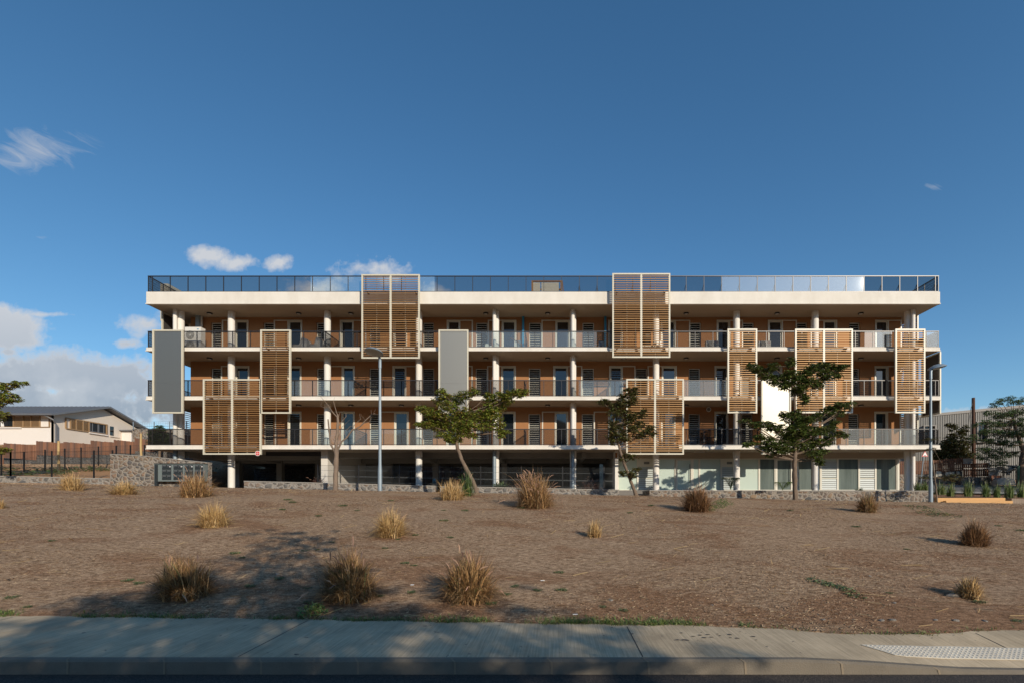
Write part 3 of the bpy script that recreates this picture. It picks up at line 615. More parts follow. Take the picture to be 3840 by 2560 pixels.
# --- façade screens
YS = 29.62
def frame(mb, x0, x1, z0, z1, w=.085, y0=YS-.05, y1=YS+.06):
    return mb.box(x0, x0+w, y0, y1, z0, z1).box(x1-w, x1, y0, y1, z0, z1).box(x0+w+.001, x1-w-.001, y0, y1, z1-w, z1).box(x0+w+.001, x1-w-.001, y0, y1, z0, z0+w)
def screen(px0, px1, py0, py1, kind):
    x0, x1 = WX(px0, YS), WX(px1, YS); z1, z0 = WZ(py0, YS), WZ(py1, YS); n = 2 if kind == 'double' else 1
    mb = MB(); frame(mb, x0, x1, z0, z1)
    if n == 2: c = (x0+x1)/2; mb.box(c-.05, c+.05, YS-.048, YS+.058, z0+.086, z1-.086)
    sc = mb.build({'solid': 'solid_screen'}.get(kind, 'slatted_screen'), 'screen_frame', bld)
    if kind == 'solid':
        zm_ = z0+(z1-z0)*.36; MB().box(x0+.086, x1-.086, YS-.012, YS+.03, z0+.086, zm_-.004).build('panel', 'satin_panel', sc); MB().box(x0+.086, x1-.086, YS-.0125, YS+.03, zm_, z1-.086).build('panel', 'satin_panel', sc)
    else:
        bays = [(x0+.09, x1-.09)] if n == 1 else [(x0+.09, c-.055), (c+.055, x1-.09)]
        for a, b in bays:
            s = MB(); z = z1-.20; i = 0; t = MB()
            while z > z0+.16:
                dz_ = rnd.uniform(-.003, .003); sag = rnd.uniform(-.003, .003)
                # board tilted so that its outer edge hangs lower
                yo, yi = YS-.045, YS+.03
                n0 = len(s.v)
                for (xx, dd) in ((a, dz_), (b, dz_+sag)):
                    s.v += [(xx, yo, z-.014+dd), (xx, yo+.004, z+.030+dd), (xx, yi, z+.056+dd), (xx, yi, z+.028+dd)]
                s.f += [(n0,n0+1,n0+2,n0+3),(n0+7,n0+6,n0+5,n0+4),(n0,n0+4,n0+5,n0+1),(n0+1,n0+5,n0+6,n0+2),(n0+2,n0+6,n0+7,n0+3),(n0+3,n0+7,n0+4,n0)]
                for xx, sg in ((a, 1), (b, -1)):
                    n1 = len(t.v); t.v += [(xx-.005*sg, yo-.003, z-.04), (xx+.022*sg, yo-.003, z-.018), (xx-.005*sg, yo-.003, z+.045), (xx-.005*sg, yi, z-.01), (xx+.022*sg, yi, z+.02), (xx-.005*sg, yi, z+.075)]
                    t.f += [(n1,n1+1,n1+2), (n1+3,n1+5,n1+4), (n1,n1+3,n1+4,n1+1), (n1+1,n1+4,n1+5,n1+2)]
                z -= .134; i += 1
            s.build('slats', 'slat_wood', sc)
            m_ = (a+b)/2; t.bar((m_, YS+.045, z0+.09), (m_, YS+.045, z1-.09), .018, .018)
            t.build('slat_brackets', 'screen_frame', sc)
        # support rails tying the screen back to the slab edges
        bk = MB()
        for zz in (ZR, Z3, Z2, Z1):
            if z0+.2 < zz < z1-.2:
                for xx in (x0+.3, x1-.3): MB().box(xx-.03, xx+.03, YS+.06, YF-.001, zz-.19, zz-.12).build('bracket', 'dark_metal', sc)
    return sc
screen(573, 687, 1237, 1549, 'solid')['label'] = 'leftmost solid screen, dull dark grey'
screen(977.5, 1091, 1237, 1549.5, 'single')
screen(762.6, 980.6, 1420.7, 1703, 'double')
screen(1356.4, 1574.5, 1030, 1344, 'double')
screen(1645, 1756.6, 1237, 1549, 'solid')['label'] = 'light grey solid screen'
screen(2296, 2513, 1026, 1341, 'double')
screen(2348, 2564, 1420, 1703, 'double')
screen(2727.5, 2838.5, 1233.5, 1548, 'single')
screen(2854.6, 2965, 1420, 1702, 'solid')['label'] = 'solid screen glaring white in the sun'
screen(2980.6, 3196.7, 1234, 1548, 'double')
screen(3356, 3468, 1234, 1548, 'single')
# side screens at both gable ends
def side_screen(x, y0, y1, z0, z1, kind):
    w = .09
    mb = MB().box(x-.04, x+.04, y0, y0+w, z0, z1).box(x-.04, x+.04, y1-w, y1, z0, z1).box(x-.04, x+.04, y0+w, y1-w, z1-w, z1).box(x-.04, x+.04, y0+w, y1-w, z0, z0+w)
    if kind == 'solid': mb.box(x-.04, x+.04, y0+w, y1-w, (z0+z1)/2-.05, (z0+z1)/2+.05)
    s = mb.build('side_screen', 'screen_frame', bld)
    if kind == 'solid': MB().box(x-.015, x+.015, y0+w, y1-w, z0+w, z1-w).build('panel', 'bronze_metal', s)
    else:
        q = MB(); z = z1-.2
        while z > z0+.12: q.bar((x, y0+w, z), (x, y1-w, z), .09, .03, up=(.45, 0, 1)); z -= .134
        q.build('slats', 'slat_wood', s)
for (a, b) in ((Z3+.05, BR-.02),): side_screen(-25.12, 31.08, 33.3, a, b, 'solid')
side_screen(-25.12, 32.85, 35.2, Z1+.05, B2-.02, 'slat')
side_screen(XR-.06, 31.75, 35.0, Z3+.05, BR-.02, 'slat'); side_screen(XR-.06, 31.75, 35.0, Z2+.05, B3-.02, 'slat'); side_screen(XR-.06, 31.75, 35.0, Z1+.05, B2-.02, 'slat')
side_screen(XR+.075, 30.05, 31.6, E+5.42, B3-.01, 'solid')
# --- ground storey: shops on the right
YG = 32.3
MB().box(X(2305, 31.6), WR+.3, YG-.25, YG+.25, WZ(1717, YG), B1+.003).build('lintel_beam', 'soffit', bld)
MB().box(WX(2305, 31.2), WX(2317, 31.2), 31.0, YG+.2, GF-.5, B1+.003).build('pier', 'column_paint', bld)
top = WZ(1717, YG)-.004
def gl(px0, px1, kind):
    a, b = WX(px0, YG), WX(px1, YG)
    fr = MB().box(a, a+.055, YG-.06, YG+.06, GF, top).box(b-.055, b, YG-.06, YG+.06, GF, top).box(a+.056, b-.056, YG-.06, YG+.06, top-.06, top).box(a+.056, b-.056, YG-.06, YG+.06, GF, GF+.06)
    nm = {'film': 'shop_window', 'clear': 'shop_window', 'door': 'shop_door', 'doorfilm': 'shop_door', 'louvre': 'shop_louvre_window', 'vent': 'shop_louvre_window'}[kind]
    if kind.startswith('door'): fr.box(a+.056, a+.13, YG-.05, YG+.04, GF+.061, top-.061).box(b-.13, b-.056, YG-.05, YG+.04, GF+.061, top-.061).box(a+.131, b-.131, YG-.05, YG+.04, top-.13, top-.061)
    if kind in ('louvre', 'vent'): fr.box(a+.056, b-.056, YG-.05, YG+.05, GF+.78, GF+.83)
    if kind == 'vent': fr.box(a+.056, b-.056, YG-.04, YG+.04, top-.55, top-.06)
    w = fr.build(nm, 'frame_paint', bld); tp_ = top-.06 if kind != 'vent' else top-.55
    if kind in ('film', 'doorfilm'): MB().box(a+.057, b-.057, YG-.01, YG+.01, GF+.061, tp_-.001).build('pane', 'mint_film', w)
    elif kind in ('clear', 'door'): MB().box(a+.057, b-.057, YG-.01, YG+.01, GF+.061, tp_-.001).build('pane', 'shop_pane', w)
    else:
        q = MB(); z = GF+.07
        while z < tp_-.13:
            if not (GF+.66 < z < GF+.83): q.quad((a+.058, YG-.045, z), (b-.058, YG-.045, z), (b-.058, YG+.0, z+.15), (a+.058, YG+.0, z+.15))
            z += .135
        q.build('blades', 'louvre_white', w)
        e_ = MB(); z = GF+.07
        while z < tp_-.13: 
            if not (GF+.66 < z < GF+.83): e_.box(a+.058, b-.058, YG-.052, YG-.046, z-.006, z+.012)
            z += .135
        e_.build('blade_edges', 'bronze_metal', w)
        MB().box(a+.058, b-.058, YG+.02, YG+.03, GF+.062, tp_-.001).build('pane', 'mint_film', w)
    if kind == 'vent': MB().box((a+b)/2-.18, (a+b)/2+.18, YG-.055, YG-.041, top-.38, top-.22).build('vent_grille', 'grey_grille', w)
    if kind.startswith('door'): MB().tube([(b-.2, YG-.1, GF+.5), (b-.2, YG-.1, GF+1.75)], .02, 8).bar((b-.2, YG-.1, GF+.7), (b-.2, YG-.03, GF+.7), .02, .02).bar((b-.2, YG-.1, GF+1.6), (b-.2, YG-.03, GF+1.6), .02, .02).build('handle', 'dark_metal', w)
for a in [(2317,2391,'film'),(2391,2458,'vent'),(2458,2532,'film'),(2533,2597,'doorfilm'),(2597,2622,'film'),(2622,2704,'film'),(2704,2766,'vent'),(2766,2846,'film'),(2846,2906,'clear'),(2907,2972,'door'),(2990,3046,'clear'),(3046,3076,'clear'),(3077,3140,'louvre'),(3140,3220,'clear'),(3220,3282,'louvre'),(3282,3361,'clear')]: gl(*a)
MB().box(WX(2972, YG)+.002, WX(2990, YG)-.002, YG-.09, YG+.09, GF, top).box(WX(3361, YG)+.002, WX(3369, YG), YG-.1, YG+.1, GF, B1).build('mullion', 'frame_paint', bld)
MB().box(WX(2310, YG), WX(3366, YG), YF+1.0, YB, E-.6, GF-.002).build('shop_floor', 'garage_floor', bld)
MB().box(WX(2310, YG)+.1, WX(3366, YG)-.1, YG+6.8, YG+7, GF, B1).box(WX(3366, YG)-.12, WX(3366, YG), YG+.12, YB-.3, GF, B1).box(WX(2310, YG)+.0, WX(2310, YG)+.15, YG+.3, YB-.3, GF-.6, B1).build('ground_wall', 'pale_wall', bld)
# --- ground storey: open car deck on the left
def gz(x): return E+interp([(-25.2,.90),(-16,.78),(3.8,.62)], x)
fl = MB(); 
for i in range(30):
    x0 = XL+.2+i*(3.6-XL-.2)/30; x1 = XL+.2+(i+1)*(3.6-XL-.2)/30
    fl.quad((x0, 30.2, gz(x0)), (x1, 30.2, gz(x1)), (x1, YB, gz(x1)), (x0, YB, gz(x0)))
fl.build('garage_floor', 'garage_floor', bld)
gx = WX(1204, 31.0)
MB().box(gx, gx+.42, 31.0, 31.3, GF-.4, B1+.003).box(gx+.2, gx+.4, 31.301, 37.2, GF-.4, B1+.003).build('garage_wall', 'pale_wall', bld)
MB().box(XL+.3, 3.6, YB-.3, YB-.05, GF-.4, B1+.003).box(gx+.4, 3.0, 41, 41.2, GF-.4, B1).box(WX(1362, 37.2), WX(1362, 37.2)+2.2, 37.2, 37.4, GF-.4, B1).build('garage_wall', 'garage_concrete', bld)
MB().box(XL+.3, XL+9.8, 40.2, 41.4, GF-.4, B1-.5).build('garage_rock_wall', 'stone_dark', bld)
bm_ = MB()
for y in (32.2, 36.5): bm_.box(gx+.43, WX(2300, 32), y-.15, y+.15, B1-.36, B1+.002)
for y in (33.6, 36.5): bm_.box(XL+.3, gx-.01, y-.15, y+.15, B1-.36, B1+.002)
for px in (894, 1053, 1635, 1892, 2175): 
    x = WX(px, 36.4); bm_.box(x-.13, x+.13, 31.35, 32.04, B1-.38, B1+.001).box(x-.13, x+.13, 32.36, 36.3, B1-.38, B1+.001).box(x-.13, x+.13, 36.7, 41, B1-.38, B1+.001)
bm_.build('garage_beams', 'garage_concrete', bld)
for px, y in ((894,36.4),(1053,36.4),(1197,36.4),(1635,36.4),(1892,36.4),(2175,37.5),(1345,39)):
    x = WX(px, y); MB().box(x-.2, x+.2, y-.22, y+.18, gz(x)-.3, B1-.001).build('garage_pillar', 'garage_concrete', bld)
for a, b in ((-12.3,-9.4),(-8.9,-6.1),(-4.8,-2.1),(-1.4,1.3)):
    q = MB().box(a, b, 40.78, 40.9, gz(a), gz(a)+2.1)
    for i in range(14): q.box(a+.1+i*(b-a-.2)/14, a+.16+i*(b-a-.2)/14, 40.75, 40.779, gz(a)+.05, gz(a)+2.05)
    q.build('garage_door', 'garage_red', bld)
MB().box(WX(1000, 31.6), WX(1203, 31.6), 31.5, 31.7, WZ(1708, 31.6), B1+.001).build('gate_housing', 'dark_metal', bld)
# --- small signs of the building
sg = thing('height_limit_sign', (WX(968.5, YS), YS-.07, WZ(1698, YS)), 'small round red and white height limit sign on the lower corner of a slatted screen', 'sign')
Ms = Matrix.Rotation(R(90), 3, 'X'); c0 = (WX(968.5, YS), YS-.055, WZ(1698.5, YS))
MB().lathe([(.152, 0), (.152, .012)], c0, 32, Ms).build('plate', 'white_paint', sg)
MB().lathe([(.127, .013), (.127, .015)], c0, 32, Ms).build('red_disc', 'red_paint', sg)
def text(body, name, size, loc, material, parent, ext=.002, rot=(90, 0, 0), off=.002):
    cu = bpy.data.curves.new(name, 'FONT'); cu.body = body; cu.size = size; cu.extrude = ext; cu.align_x = 'CENTER'; cu.align_y = 'CENTER'; cu.offset = off
    tmp = bpy.data.objects.new(name, cu); C.objects.link(tmp); dg = bpy.context.evaluated_depsgraph_get()
    me = bpy.data.meshes.new_from_object(tmp.evaluated_get(dg)); bpy.data.objects.remove(tmp)
    me.materials.clear(); me.materials.append(MATS[material])
    o = bpy.data.objects.new(name, me); C.objects.link(o); o.parent = parent; o.location = Vector(loc)-WLOC[parent.name]; o.rotation_euler = [R(a) for a in rot]; return o
text('2.30 m', 'lettering', .085, (c0[0], c0[1]-.019, c0[2]), 'white_paint', sg)
MB().prism([(c0[0]-.025, c0[2]+.095), (c0[0], c0[2]+.058), (c0[0]+.025, c0[2]+.095)], c0[1]-.019, c0[1]-.016).prism([(c0[0]-.025, c0[2]-.095), (c0[0]+.025, c0[2]-.095), (c0[0], c0[2]-.058)], c0[1]-.019, c0[1]-.016).build('arrows', 'white_paint', sg)
px_, pz_ = WX(2311, 31.0), WZ(1706, 31.0)
MB().box(px_-.06, px_+.06, 30.95, 30.999, pz_-.16, pz_+.16).build('warning_plate', 'terracotta_leaf', bld)
# --- things standing on the roof
t = thing('roof_planter_box', (WX(2052, 36), 36, ZR-.2), 'brown wooden framed box with beige panels on the flat roof', 'roof box')
x0, x1 = WX(1993, 36), WX(2108, 36); zt, zb = WZ(1052, 36), ZR-.299
mb = MB()
for xx in (x0, x1-.12): 
    for yy in (36, 37.4): mb.box(xx, xx+.12, yy, yy+.12, zb, zt)
mb.box(x0+.121, x1-.121, 36, 36.1, zt-.09, zt-.002).box(x0+.121, x1-.121, 37.4, 37.5, zt-.09, zt-.002).box(x0, x0+.1, 36.121, 37.399, zt-.09, zt-.002).box(x1-.1, x1, 36.121, 37.399, zt-.09, zt-.002)
mb.bar((x1, 36.05, zt), (x1+.42, 36.05, zb), .08, .06); mb.build('timber_frame', 'slat_wood', t)
a = WX(2027, 36); mb = MB().box(x0+.121, a-.02, 36.04, 36.07, zb, zt-.14).box(a+.06, x1-.24, 36.04, 36.07, zb, zt-.14).box(x0+.03, x0+.06, 36.13, 37.39, zb, zt-.14); mb.build('panel', 'roof_beige', t)
t = thing('roof_vent_casing', (WX(626, 34), 34.5, ZR-.2), 'beige sheet metal ventilation casing on the left end of the roof', 'vent casing')
x0, x1 = WX(601, 34), WX(640, 34); zt = WZ(1064, 34)
MB().box(x0, x0+.55, 34, 36.5, ZR-.299, zt).build('casing', 'roof_beige', t); MB().box(x0+.551, x1+.9, 34.6, 36.5, ZR-.299, zt-.35).build('lower_casing', 'roof_beige', t)
mb = MB()
for i in range(5): mb.bar((x0+.57, 34.55, ZR-.1+i*.12), (x1+.8, 34.55, ZR-.1+i*.12), .05, .02)
mb.build('louvres', 'galvanised', t)
# --- air conditioners
def ac(px0, px1, py0, zf, y, label, mark='bar'):
    x0, x1 = WX(px0, y), WX(px1, y); zt = WZ(py0, y); w = x1-x0; h = zt-zf
    t = thing('air_conditioner', ((x0+x1)/2, y+.15, zf), label, 'air conditioner', 'outdoor air conditioning units on the balconies')
    MB().box(x0, x1, y, y+.32, zf+.06, zt-.012).box(x0-.008, x1+.008, y-.008, y+.328, zt-.011, zt).build('casing', 'white_plastic', t)
    MB().box(x0+.05, x0+.12, y+.02, y+.3, zf+.001, zf+.059).box(x1-.12, x1-.05, y+.02, y+.3, zf+.001, zf+.059).build('feet', 'dark_metal', t)
    r = min(w*.30, h*.42); c = (x0+w*.36, y-.001, zf+.06+(h-.06)*.48)
    MB().lathe([(r, 0), (r, .004)], c, 28, Ms).build('fan_opening', 'grey_grille', t)
    q = MB()
    for k in range(1, 5):
        rr = r*k/4.2; pts = [(c[0]+rr*math.cos(a_), y-.012, c[2]+rr*math.sin(a_)) for a_ in [i*math.pi/12 for i in range(25)]]; q.tube(pts, .006, 4, cap=False)
    for k in range(8): a_ = k*math.pi/4; q.bar((c[0], y-.012, c[2]), (c[0]+r*math.cos(a_), y-.012, c[2]+r*math.sin(a_)), .01, .01)
    q.build('fan_guard', 'white_plastic', t)
    MB().box(x0+w*.76, x0+w*.93, y-.003, y-.001, zt-.12, zt-.09).build('nameplate', 'red_paint' if mark == 'bar' else 'dark_metal', t)
    return t
ac(2649, 2696, 1277, Z3, 30.42, 'white air conditioner on the top balcony, right of the tallest right slatted screen')
ac(2845, 2891, 1278, Z3, 30.42, 'white air conditioner on the top balcony between two slatted screens at the right')
ac(2462, 2487, 1278, Z3, 30.7, 'white air conditioner glimpsed behind the slats of the tall right screen')
# tall twin fan unit
y = 30.85; x0, x1 = WX(693, y), WX(753, y); zt = WZ(1226, y)
t = thing('twin_fan_air_conditioner', ((x0+x1)/2, y+.2, Z3), 'tall cream twin fan air conditioner at the left end of the top balcony', 'air conditioner')
MB().box(x0, x1, y, y+.4, Z3+.05, zt-.012).box(x0-.01, x1+.01, y-.01, y+.41, zt-.011, zt).build('casing', 'white_plastic', t)
MB().box(x0+.06, x0+.14, y+.03, y+.37, Z3+.001, Z3+.049).box(x1-.14, x1-.06, y+.03, y+.37, Z3+.001, Z3+.049).build('feet', 'dark_metal', t)
for zc in (zt-.50, zt-1.17):
    c = (x0+.34, y-.001, zc); q = MB().lathe([(.27, 0), (.27, .004)], c, 28, Ms); fo = q.build('fan_opening', 'grey_grille', t)
    q = MB()
    for k in range(1, 6):
        rr = .27*k/5; q.tube([(c[0]+rr*math.cos(a_), y-.012, c[2]+rr*math.sin(a_)) for a_ in [i*math.pi/12 for i in range(25)]], .006, 4, cap=False)
    for k in range(12): a_ = k*math.pi/6; q.bar((c[0], y-.012, c[2]), (c[0]+.27*math.cos(a_+.5), y-.012, c[2]+.27*math.sin(a_+.5)), .008, .008)
    q.build('fan_guard', 'white_plastic', t); MB().lathe([(.04, .014), (.03, .02)], c, 12, Ms).build('fan_hub', 'white_paint', fo)
n = MB(); k = 20; base = ((x0+x1)/2+.32, y-.003, zt-.14)
n.v += [(base[0]+.07*math.cos(6.283*i/k), base[1], base[2]+.028*math.sin(6.283*i/k)) for i in range(k)]; n.f.append(tuple(range(k))); n.build('oval_badge', 'blue_paint', t)
# --- belongings on the top balcony
def chair(px0, px1, label):
    x0, x1 = WX(px0, 30.6), WX(px1, 30.6); z = Z3; w = x1-x0
    t = thing('wrapped_chair', ((x0+x1)/2, 30.6, z), label, 'chair', 'chairs wrapped in plastic film')
    MB().box(x0+.05, x0+w*.55, 30.35, 30.85, z+.20, z+.24).build('seat', 'white_plastic', t)
    MB().bar((x0+w*.55, 30.6, z+.22), (x0+w*.88, 30.6, z+.62), .46, .035, up=(0, 1, 0)).build('backrest', 'white_plastic', t)
    for yy in (30.38, 30.82):
        for xx in (x0+.09, x0+w*.52): MB().tube([(xx, yy, z+.001), (xx, yy, z+.20)], .014, 6).build('leg', 'steel', t)
    q = MB(); n_ = 0
    prof_ = [(x0-.02, z+.10), (x0+.02, z+.28), (x0+w*.45, z+.30), (x0+w*.62, z+.72), (x0+w*.98, z+.60), (x0+w*1.0, z+.12)]
    for j, yy in enumerate((30.3, 30.45, 30.75, 30.9)):
        sh = (.0, .03, .03, .0)[j]
        q.v += [(x+rnd.uniform(-.02, .02), yy, zz+sh+rnd.uniform(-.02, .03)) for x, zz in prof_]
    for j in range(3):
        for i in range(5): a = j*6+i; q.f.append((a, a+1, a+7, a+6))
    q.f += [tuple(range(6))]; q.build('plastic_film', 'plastic_wrap', t)
chair(1106, 1162, 'chair wrapped in clear plastic on the top balcony, the left one of two')
chair(1166, 1213, 'chair wrapped in clear plastic on the top balcony, the right one beside the mesh divider')
def jug(px, w, h, label):
    x = WX(px, 30.45); t = thing('jerrycan', (x, 30.45, Z3), label, 'container', 'white containers on the top balcony')
    MB().box(x-w/2, x+w/2, 30.38, 30.52, Z3+.001, Z3+h*.8).prism([(x-w/2, Z3+h*.801), (x+w/2, Z3+h*.801), (x+w*.2, Z3+h*.95), (x-w*.3, Z3+h*.95)], 30.40, 30.50).build('body', 'white_plastic', t)
    MB().lathe([(.02, 0), (.02, .03)], (x+w*.3, 30.45, Z3+h*.93), 10).build('cap', 'white_paint', t)
jug(1826, .22, .36, 'larger white plastic jerrycan on the top balcony beside the twin pipes'); jug(1840, .14, .24, 'smaller white plastic jerrycan on the top balcony beside the twin pipes')
x = WX(1940, 30.7); t = thing('grey_cabinet', (x, 30.7, Z3), 'grey and white cabinet with a copper pipe beside the blue conduit', 'cabinet')
MB().box(x-.12, x+.22, 30.6, 30.95, Z3+.001, Z3+.62).build('casing', 'galvanised', t); MB().box(x-.16, x-.01, 30.56, 30.599, Z3+.001, Z3+.52).build('door', 'white_paint', t)
MB().tube([(WX(1913, 30.45), 30.45, Z3+.72), (x, 30.5, Z3+.55), (x+.3, 30.5, Z3+.3), (x+.36, 30.55, Z3+.02)], .018, 8).build('pipe', 'copper', t, smooth=True)
x = WX(2254, 30.7); t = thing('grey_board', (x, 30.7, Z3), 'grey board leaning behind the railing of the top balcony', 'board')
q = MB().bar((x, 30.5, Z3+.001), (x+.02, 30.75, Z3+.62), .36, .03, up=(0, 1, 0)); q.build('board', 'galvanised', t); MB().box(x-.06, x+.08, 30.70, 30.715, Z3+.54, Z3+.57).build('hand_slot', 'white_paint', t)
t = thing('broom', (WX(935, 31.6), 31.6, Z3), 'pale broomstick leaning on the brown wall of the top balcony', 'broom')
MB().tube([(WX(931, 31.2), 31.2, Z3+.08), (WX(938, 32.05), 32.05, Z3+1.25)], .014, 6).build('handle', 'bamboo', t); MB().box(WX(931, 31.2)-.14, WX(931, 31.2)+.14, 31.15, 31.22, Z3+.001, Z3+.09).build('brush', 'straw_brown', t)
x0, x1 = WX(2407, 30.5), WX(2466, 30.5); t = thing('stacked_planks', ((x0+x1)/2, 30.5, Z3), 'pale boards stacked behind the slats of the tall right screen', 'boards')
MB().box(x0, x1, 30.42, 30.6, Z3+.001, Z3+.14).box(x0+.02, x1+.1, 30.45, 30.6, Z3+.16, Z3+.30).build('boards', 'roof_beige', t); MB().box(x0+.6, x0+.68, 30.40, 30.44, Z3+.001, Z3+.32).build('clamp', 'dark_metal', t)
# ================================================================ stone walls along the top of the bank
def wall(name, pts, y0, y1, label, material='stone_low', cap='cement_cap', cap_h=.05, bottom=-.5, group=None):
    """pts: (px, py of the top) at depth y0; bottom follows the ground"""
    p = [(WX(a, y0), WZ(b, y0)) for a, b in pts]
    mb = MB(); cb = MB()
    poly = [(x, z-cap_h) for x, z in p]+[(x, G(x, min(y0, 27.9))+bottom) for x, z in reversed(p)]
    t = thing(name, ((p[0][0]+p[-1][0])/2, (y0+y1)/2, G((p[0][0]+p[-1][0])/2, 27.9)), label, 'wall', group)
    mb.prism(poly, y0, y1); mb.build('masonry', material, t)
    cb.prism([(x, z) for x, z in p]+[(x, z-cap_h-.002) for x, z in reversed(p)], y0-.025, y1+.025)
    if cap: cb.build('coping', cap, t)
    return t
wall('low_stone_wall', [(-400,1776),(0,1782),(413,1792)], 28.15, 28.5, 'low stone wall carrying the black posted fence at the far left of the bank')
wall('tall_stone_wall', [(413,1700),(540,1707),(774,1731)], 28.05, 28.5, 'tall rounded stone wall behind the grey letterboxes', 'stone_wall', cap_h=.035)
wall('low_stone_wall', [(915,1801),(1414,1813)], 28.2, 28.5, 'low stone wall left of the central lamp post, under the car deck')
wall('low_stone_wall', [(1433,1814),(1632,1819)], 28.2, 28.5, 'short low stone wall just right of the central lamp post')
wall('low_stone_wall', [(1650,1820),(2322,1834)], 28.2, 28.5, 'low stone wall behind the leaning green tree, under the car deck')
t = wall('low_stone_wall', [(2436,1836),(3492,1838)], 28.2, 28.5, 'long low stone wall in front of the glazed shops', 'stone_wall')
x = WX(2436, 28.2)
MB().box(x+.01, x+.35, 28.53, 30.6, E-.3, WZ(1836, 28.2)-.052).build('return_masonry', 'stone_wall', t); MB().box(x-.015, x+.375, 28.53, 30.62, WZ(1836, 28.2)-.050, WZ(1836, 28.2)).build('return_coping', 'cement_cap', t)
x0 = WX(3365, 33.0); t = thing('stone_wall', (x0+.5, 33.2, E+.6), 'rounded stone wall behind the columns at the right end of the shops', 'wall')
MB().box(WX(3366, 33), WX(3441, 33), 33.0, 33.4, E-.3, WZ(1777, 33)).build('masonry', 'stone_wall', t)
# ---------------------------------------------------------------- letterboxes
YL = 27.72
t = thing('letterbox_bank', (WX(680, YL), YL, G(WX(680, YL), YL)), 'dark grey bank of letterboxes on a post in front of the tall stone wall', 'letterboxes')
def LX(px): return WX(px, YL)
def LZ(py): return WZ(py, YL)
zt, zb = LZ(1738), LZ(1803)
x0, x1 = LX(578), LX(765)
MB().box(x0, x1, YL, YL+.30, zb, zt).build('cabinet', 'letterbox_grey', t)
MB().box(x0+.02, x1+.01, YL-.05, YL+.31, zt+.001, zt+.035).build('hood', 'letterbox_door', t)
MB().box(LX(584), LX(592.5), YL-.09, YL-.002, G(x0, YL)-.2, LZ(1741)).build('post', 'letterbox_door', t)
for u0 in (608, 651, 693, 731):
    wv = (643-608) if u0 < 690 else 32
    for c in range(2):
        for r_ in range(3):
            a = LX(u0+c*wv/2+.6); b = LX(u0+(c+1)*wv/2-.6); z1 = zt-.05-r_*.29; z0 = z1-.265
            d = MB().box(a, b, YL-.022, YL-.001, z0, z1).build('letterbox_door', 'letterbox_door', t)
            MB().box(a+.03, b-.03, YL-.028, YL-.0225, z1-.065, z1-.03).build('letter_slot', 'steel', d)
            q = MB().lathe([(.012, 0), (.012, .008)], (a+.03, YL-.0225, z0+.15), 8, Ms); q.build('lock', 'steel', d)
            if c == 1 and r_ == 0: MB().box(b-.10, b-.01, YL-.028, YL-.0225, z1-.12, z1-.085).build('name_label', 'white_paint', d)
# ---------------------------------------------------------------- wire fences
def wire_fence(px, tops, base, y, label, postm='fence_black', wirem='wire', pw=.03, hv=.055, group=None, ys=None, bb=None):
    """posts at pixels px with top rows tops and base rows base"""
    ys = ys or [y]*len(px)
    P = [(WX(a, yy), yy, WZ(b, yy), WZ(c, yy)) for a, b, c, yy in zip(px, tops, base, ys)]
    c = P[len(P)//2]; t = thing('wire_fence', (c[0], c[1], c[3]), label, 'fence', group)
    for x, yy, zt, zb in P:
        MB().box(x-pw, x+pw, yy-pw, yy+pw, zb-.06, zt).build('post', postm, t)
    for (xa, ya, za, ba), (xb, yb_, zb, bb_) in zip(P, P[1:]):
        q = MB(); n = int(abs(xb-xa)/hv)
        for i in range(1, n):
            f = i/n; x = xa+(xb-xa)*f; yy = ya+(yb_-ya)*f; q.bar((x, yy, ba+(bb_-ba)*f+.03), (x, yy, za+(zb-za)*f-.03), .005, .005)
        for hh in (.06, .35, .38, .7, .97, 1.0):
            f = min(.97, hh); q.bar((xa, ya-.005, ba+(za-ba)*f), (xb, yb_-.005, bb_+(zb-bb_)*f), .006, .012)
        q.build('wire_panel', wirem, t)
    return t
wire_fence([-60,5,40], [1689,1690,1690], [1782,1783,1784], 28.35, 'leftmost short run of black wire fence, cut by the left edge of the photo')
wire_fence([40,194,352,422], [1690,1689,1687,1686], [1784,1787,1789,1789], 28.35, 'black posted wire fence on the low stone wall in front of the orange mulch garden')
wire_fence([-30,90,169,243,304,369,436,489,542], [1700,1692,1684,1680,1676,1672,1669,1667,1666], [1786,1775,1762,1758,1752,1741,1730,1722,1712], 0, 'black posted wire fence climbing through the garden behind the front fence', ys=[31,33,34.2,34.8,35.2,35.6,36,36.2,36.4])
wire_fence([1192,1346,1498,1649,1802.5,1955,2110,2265,2300], [1741,1742,1743,1745,1746,1747,1748,1748,1748], [1808,1811,1814,1818,1823,1826,1829,1833,1834], 28.36, 'grey wire mesh fence on the low stone walls closing off the car deck', 'fence_black', 'wire_light', .025)
wire_fence([500,578,636,700], [1580,1579,1578,1577], [1606,1606,1606,1606], 46, 'thin wire fence on the ridge behind the left end of the block', 'galvanised', 'wire_light', .03, .2)
t = thing('ridge_wall', (WX(600, 46.2), 46.2, 6), 'dark rubble retaining wall behind the young tree, left of the block', 'wall')
MB().box(WX(495, 46.2), WX(760, 46.2), 46.2, 46.7, E+2.5, WZ(1606, 46.2)).build('masonry', 'stone_wall', t)
# ---------------------------------------------------------------- garden behind the left fence
gm_ = MB(); q = [-48+i*.6 for i in range(39)]; yy_ = [28.52+j*.5 for j in range(18)]
for y in yy_:
    for x in q: gm_.v.append((x, y, G(x, y)+.09+.02*math.sin(x*3+y)))
for j in range(len(yy_)-1):
    for i in range(len(q)-1): a = j*len(q)+i; gm_.f.append((a, a+1, a+len(q)+1, a+len(q)))
tag(gm_.build('garden_mulch', 'chip_mulch', smooth=True), kind='structure')
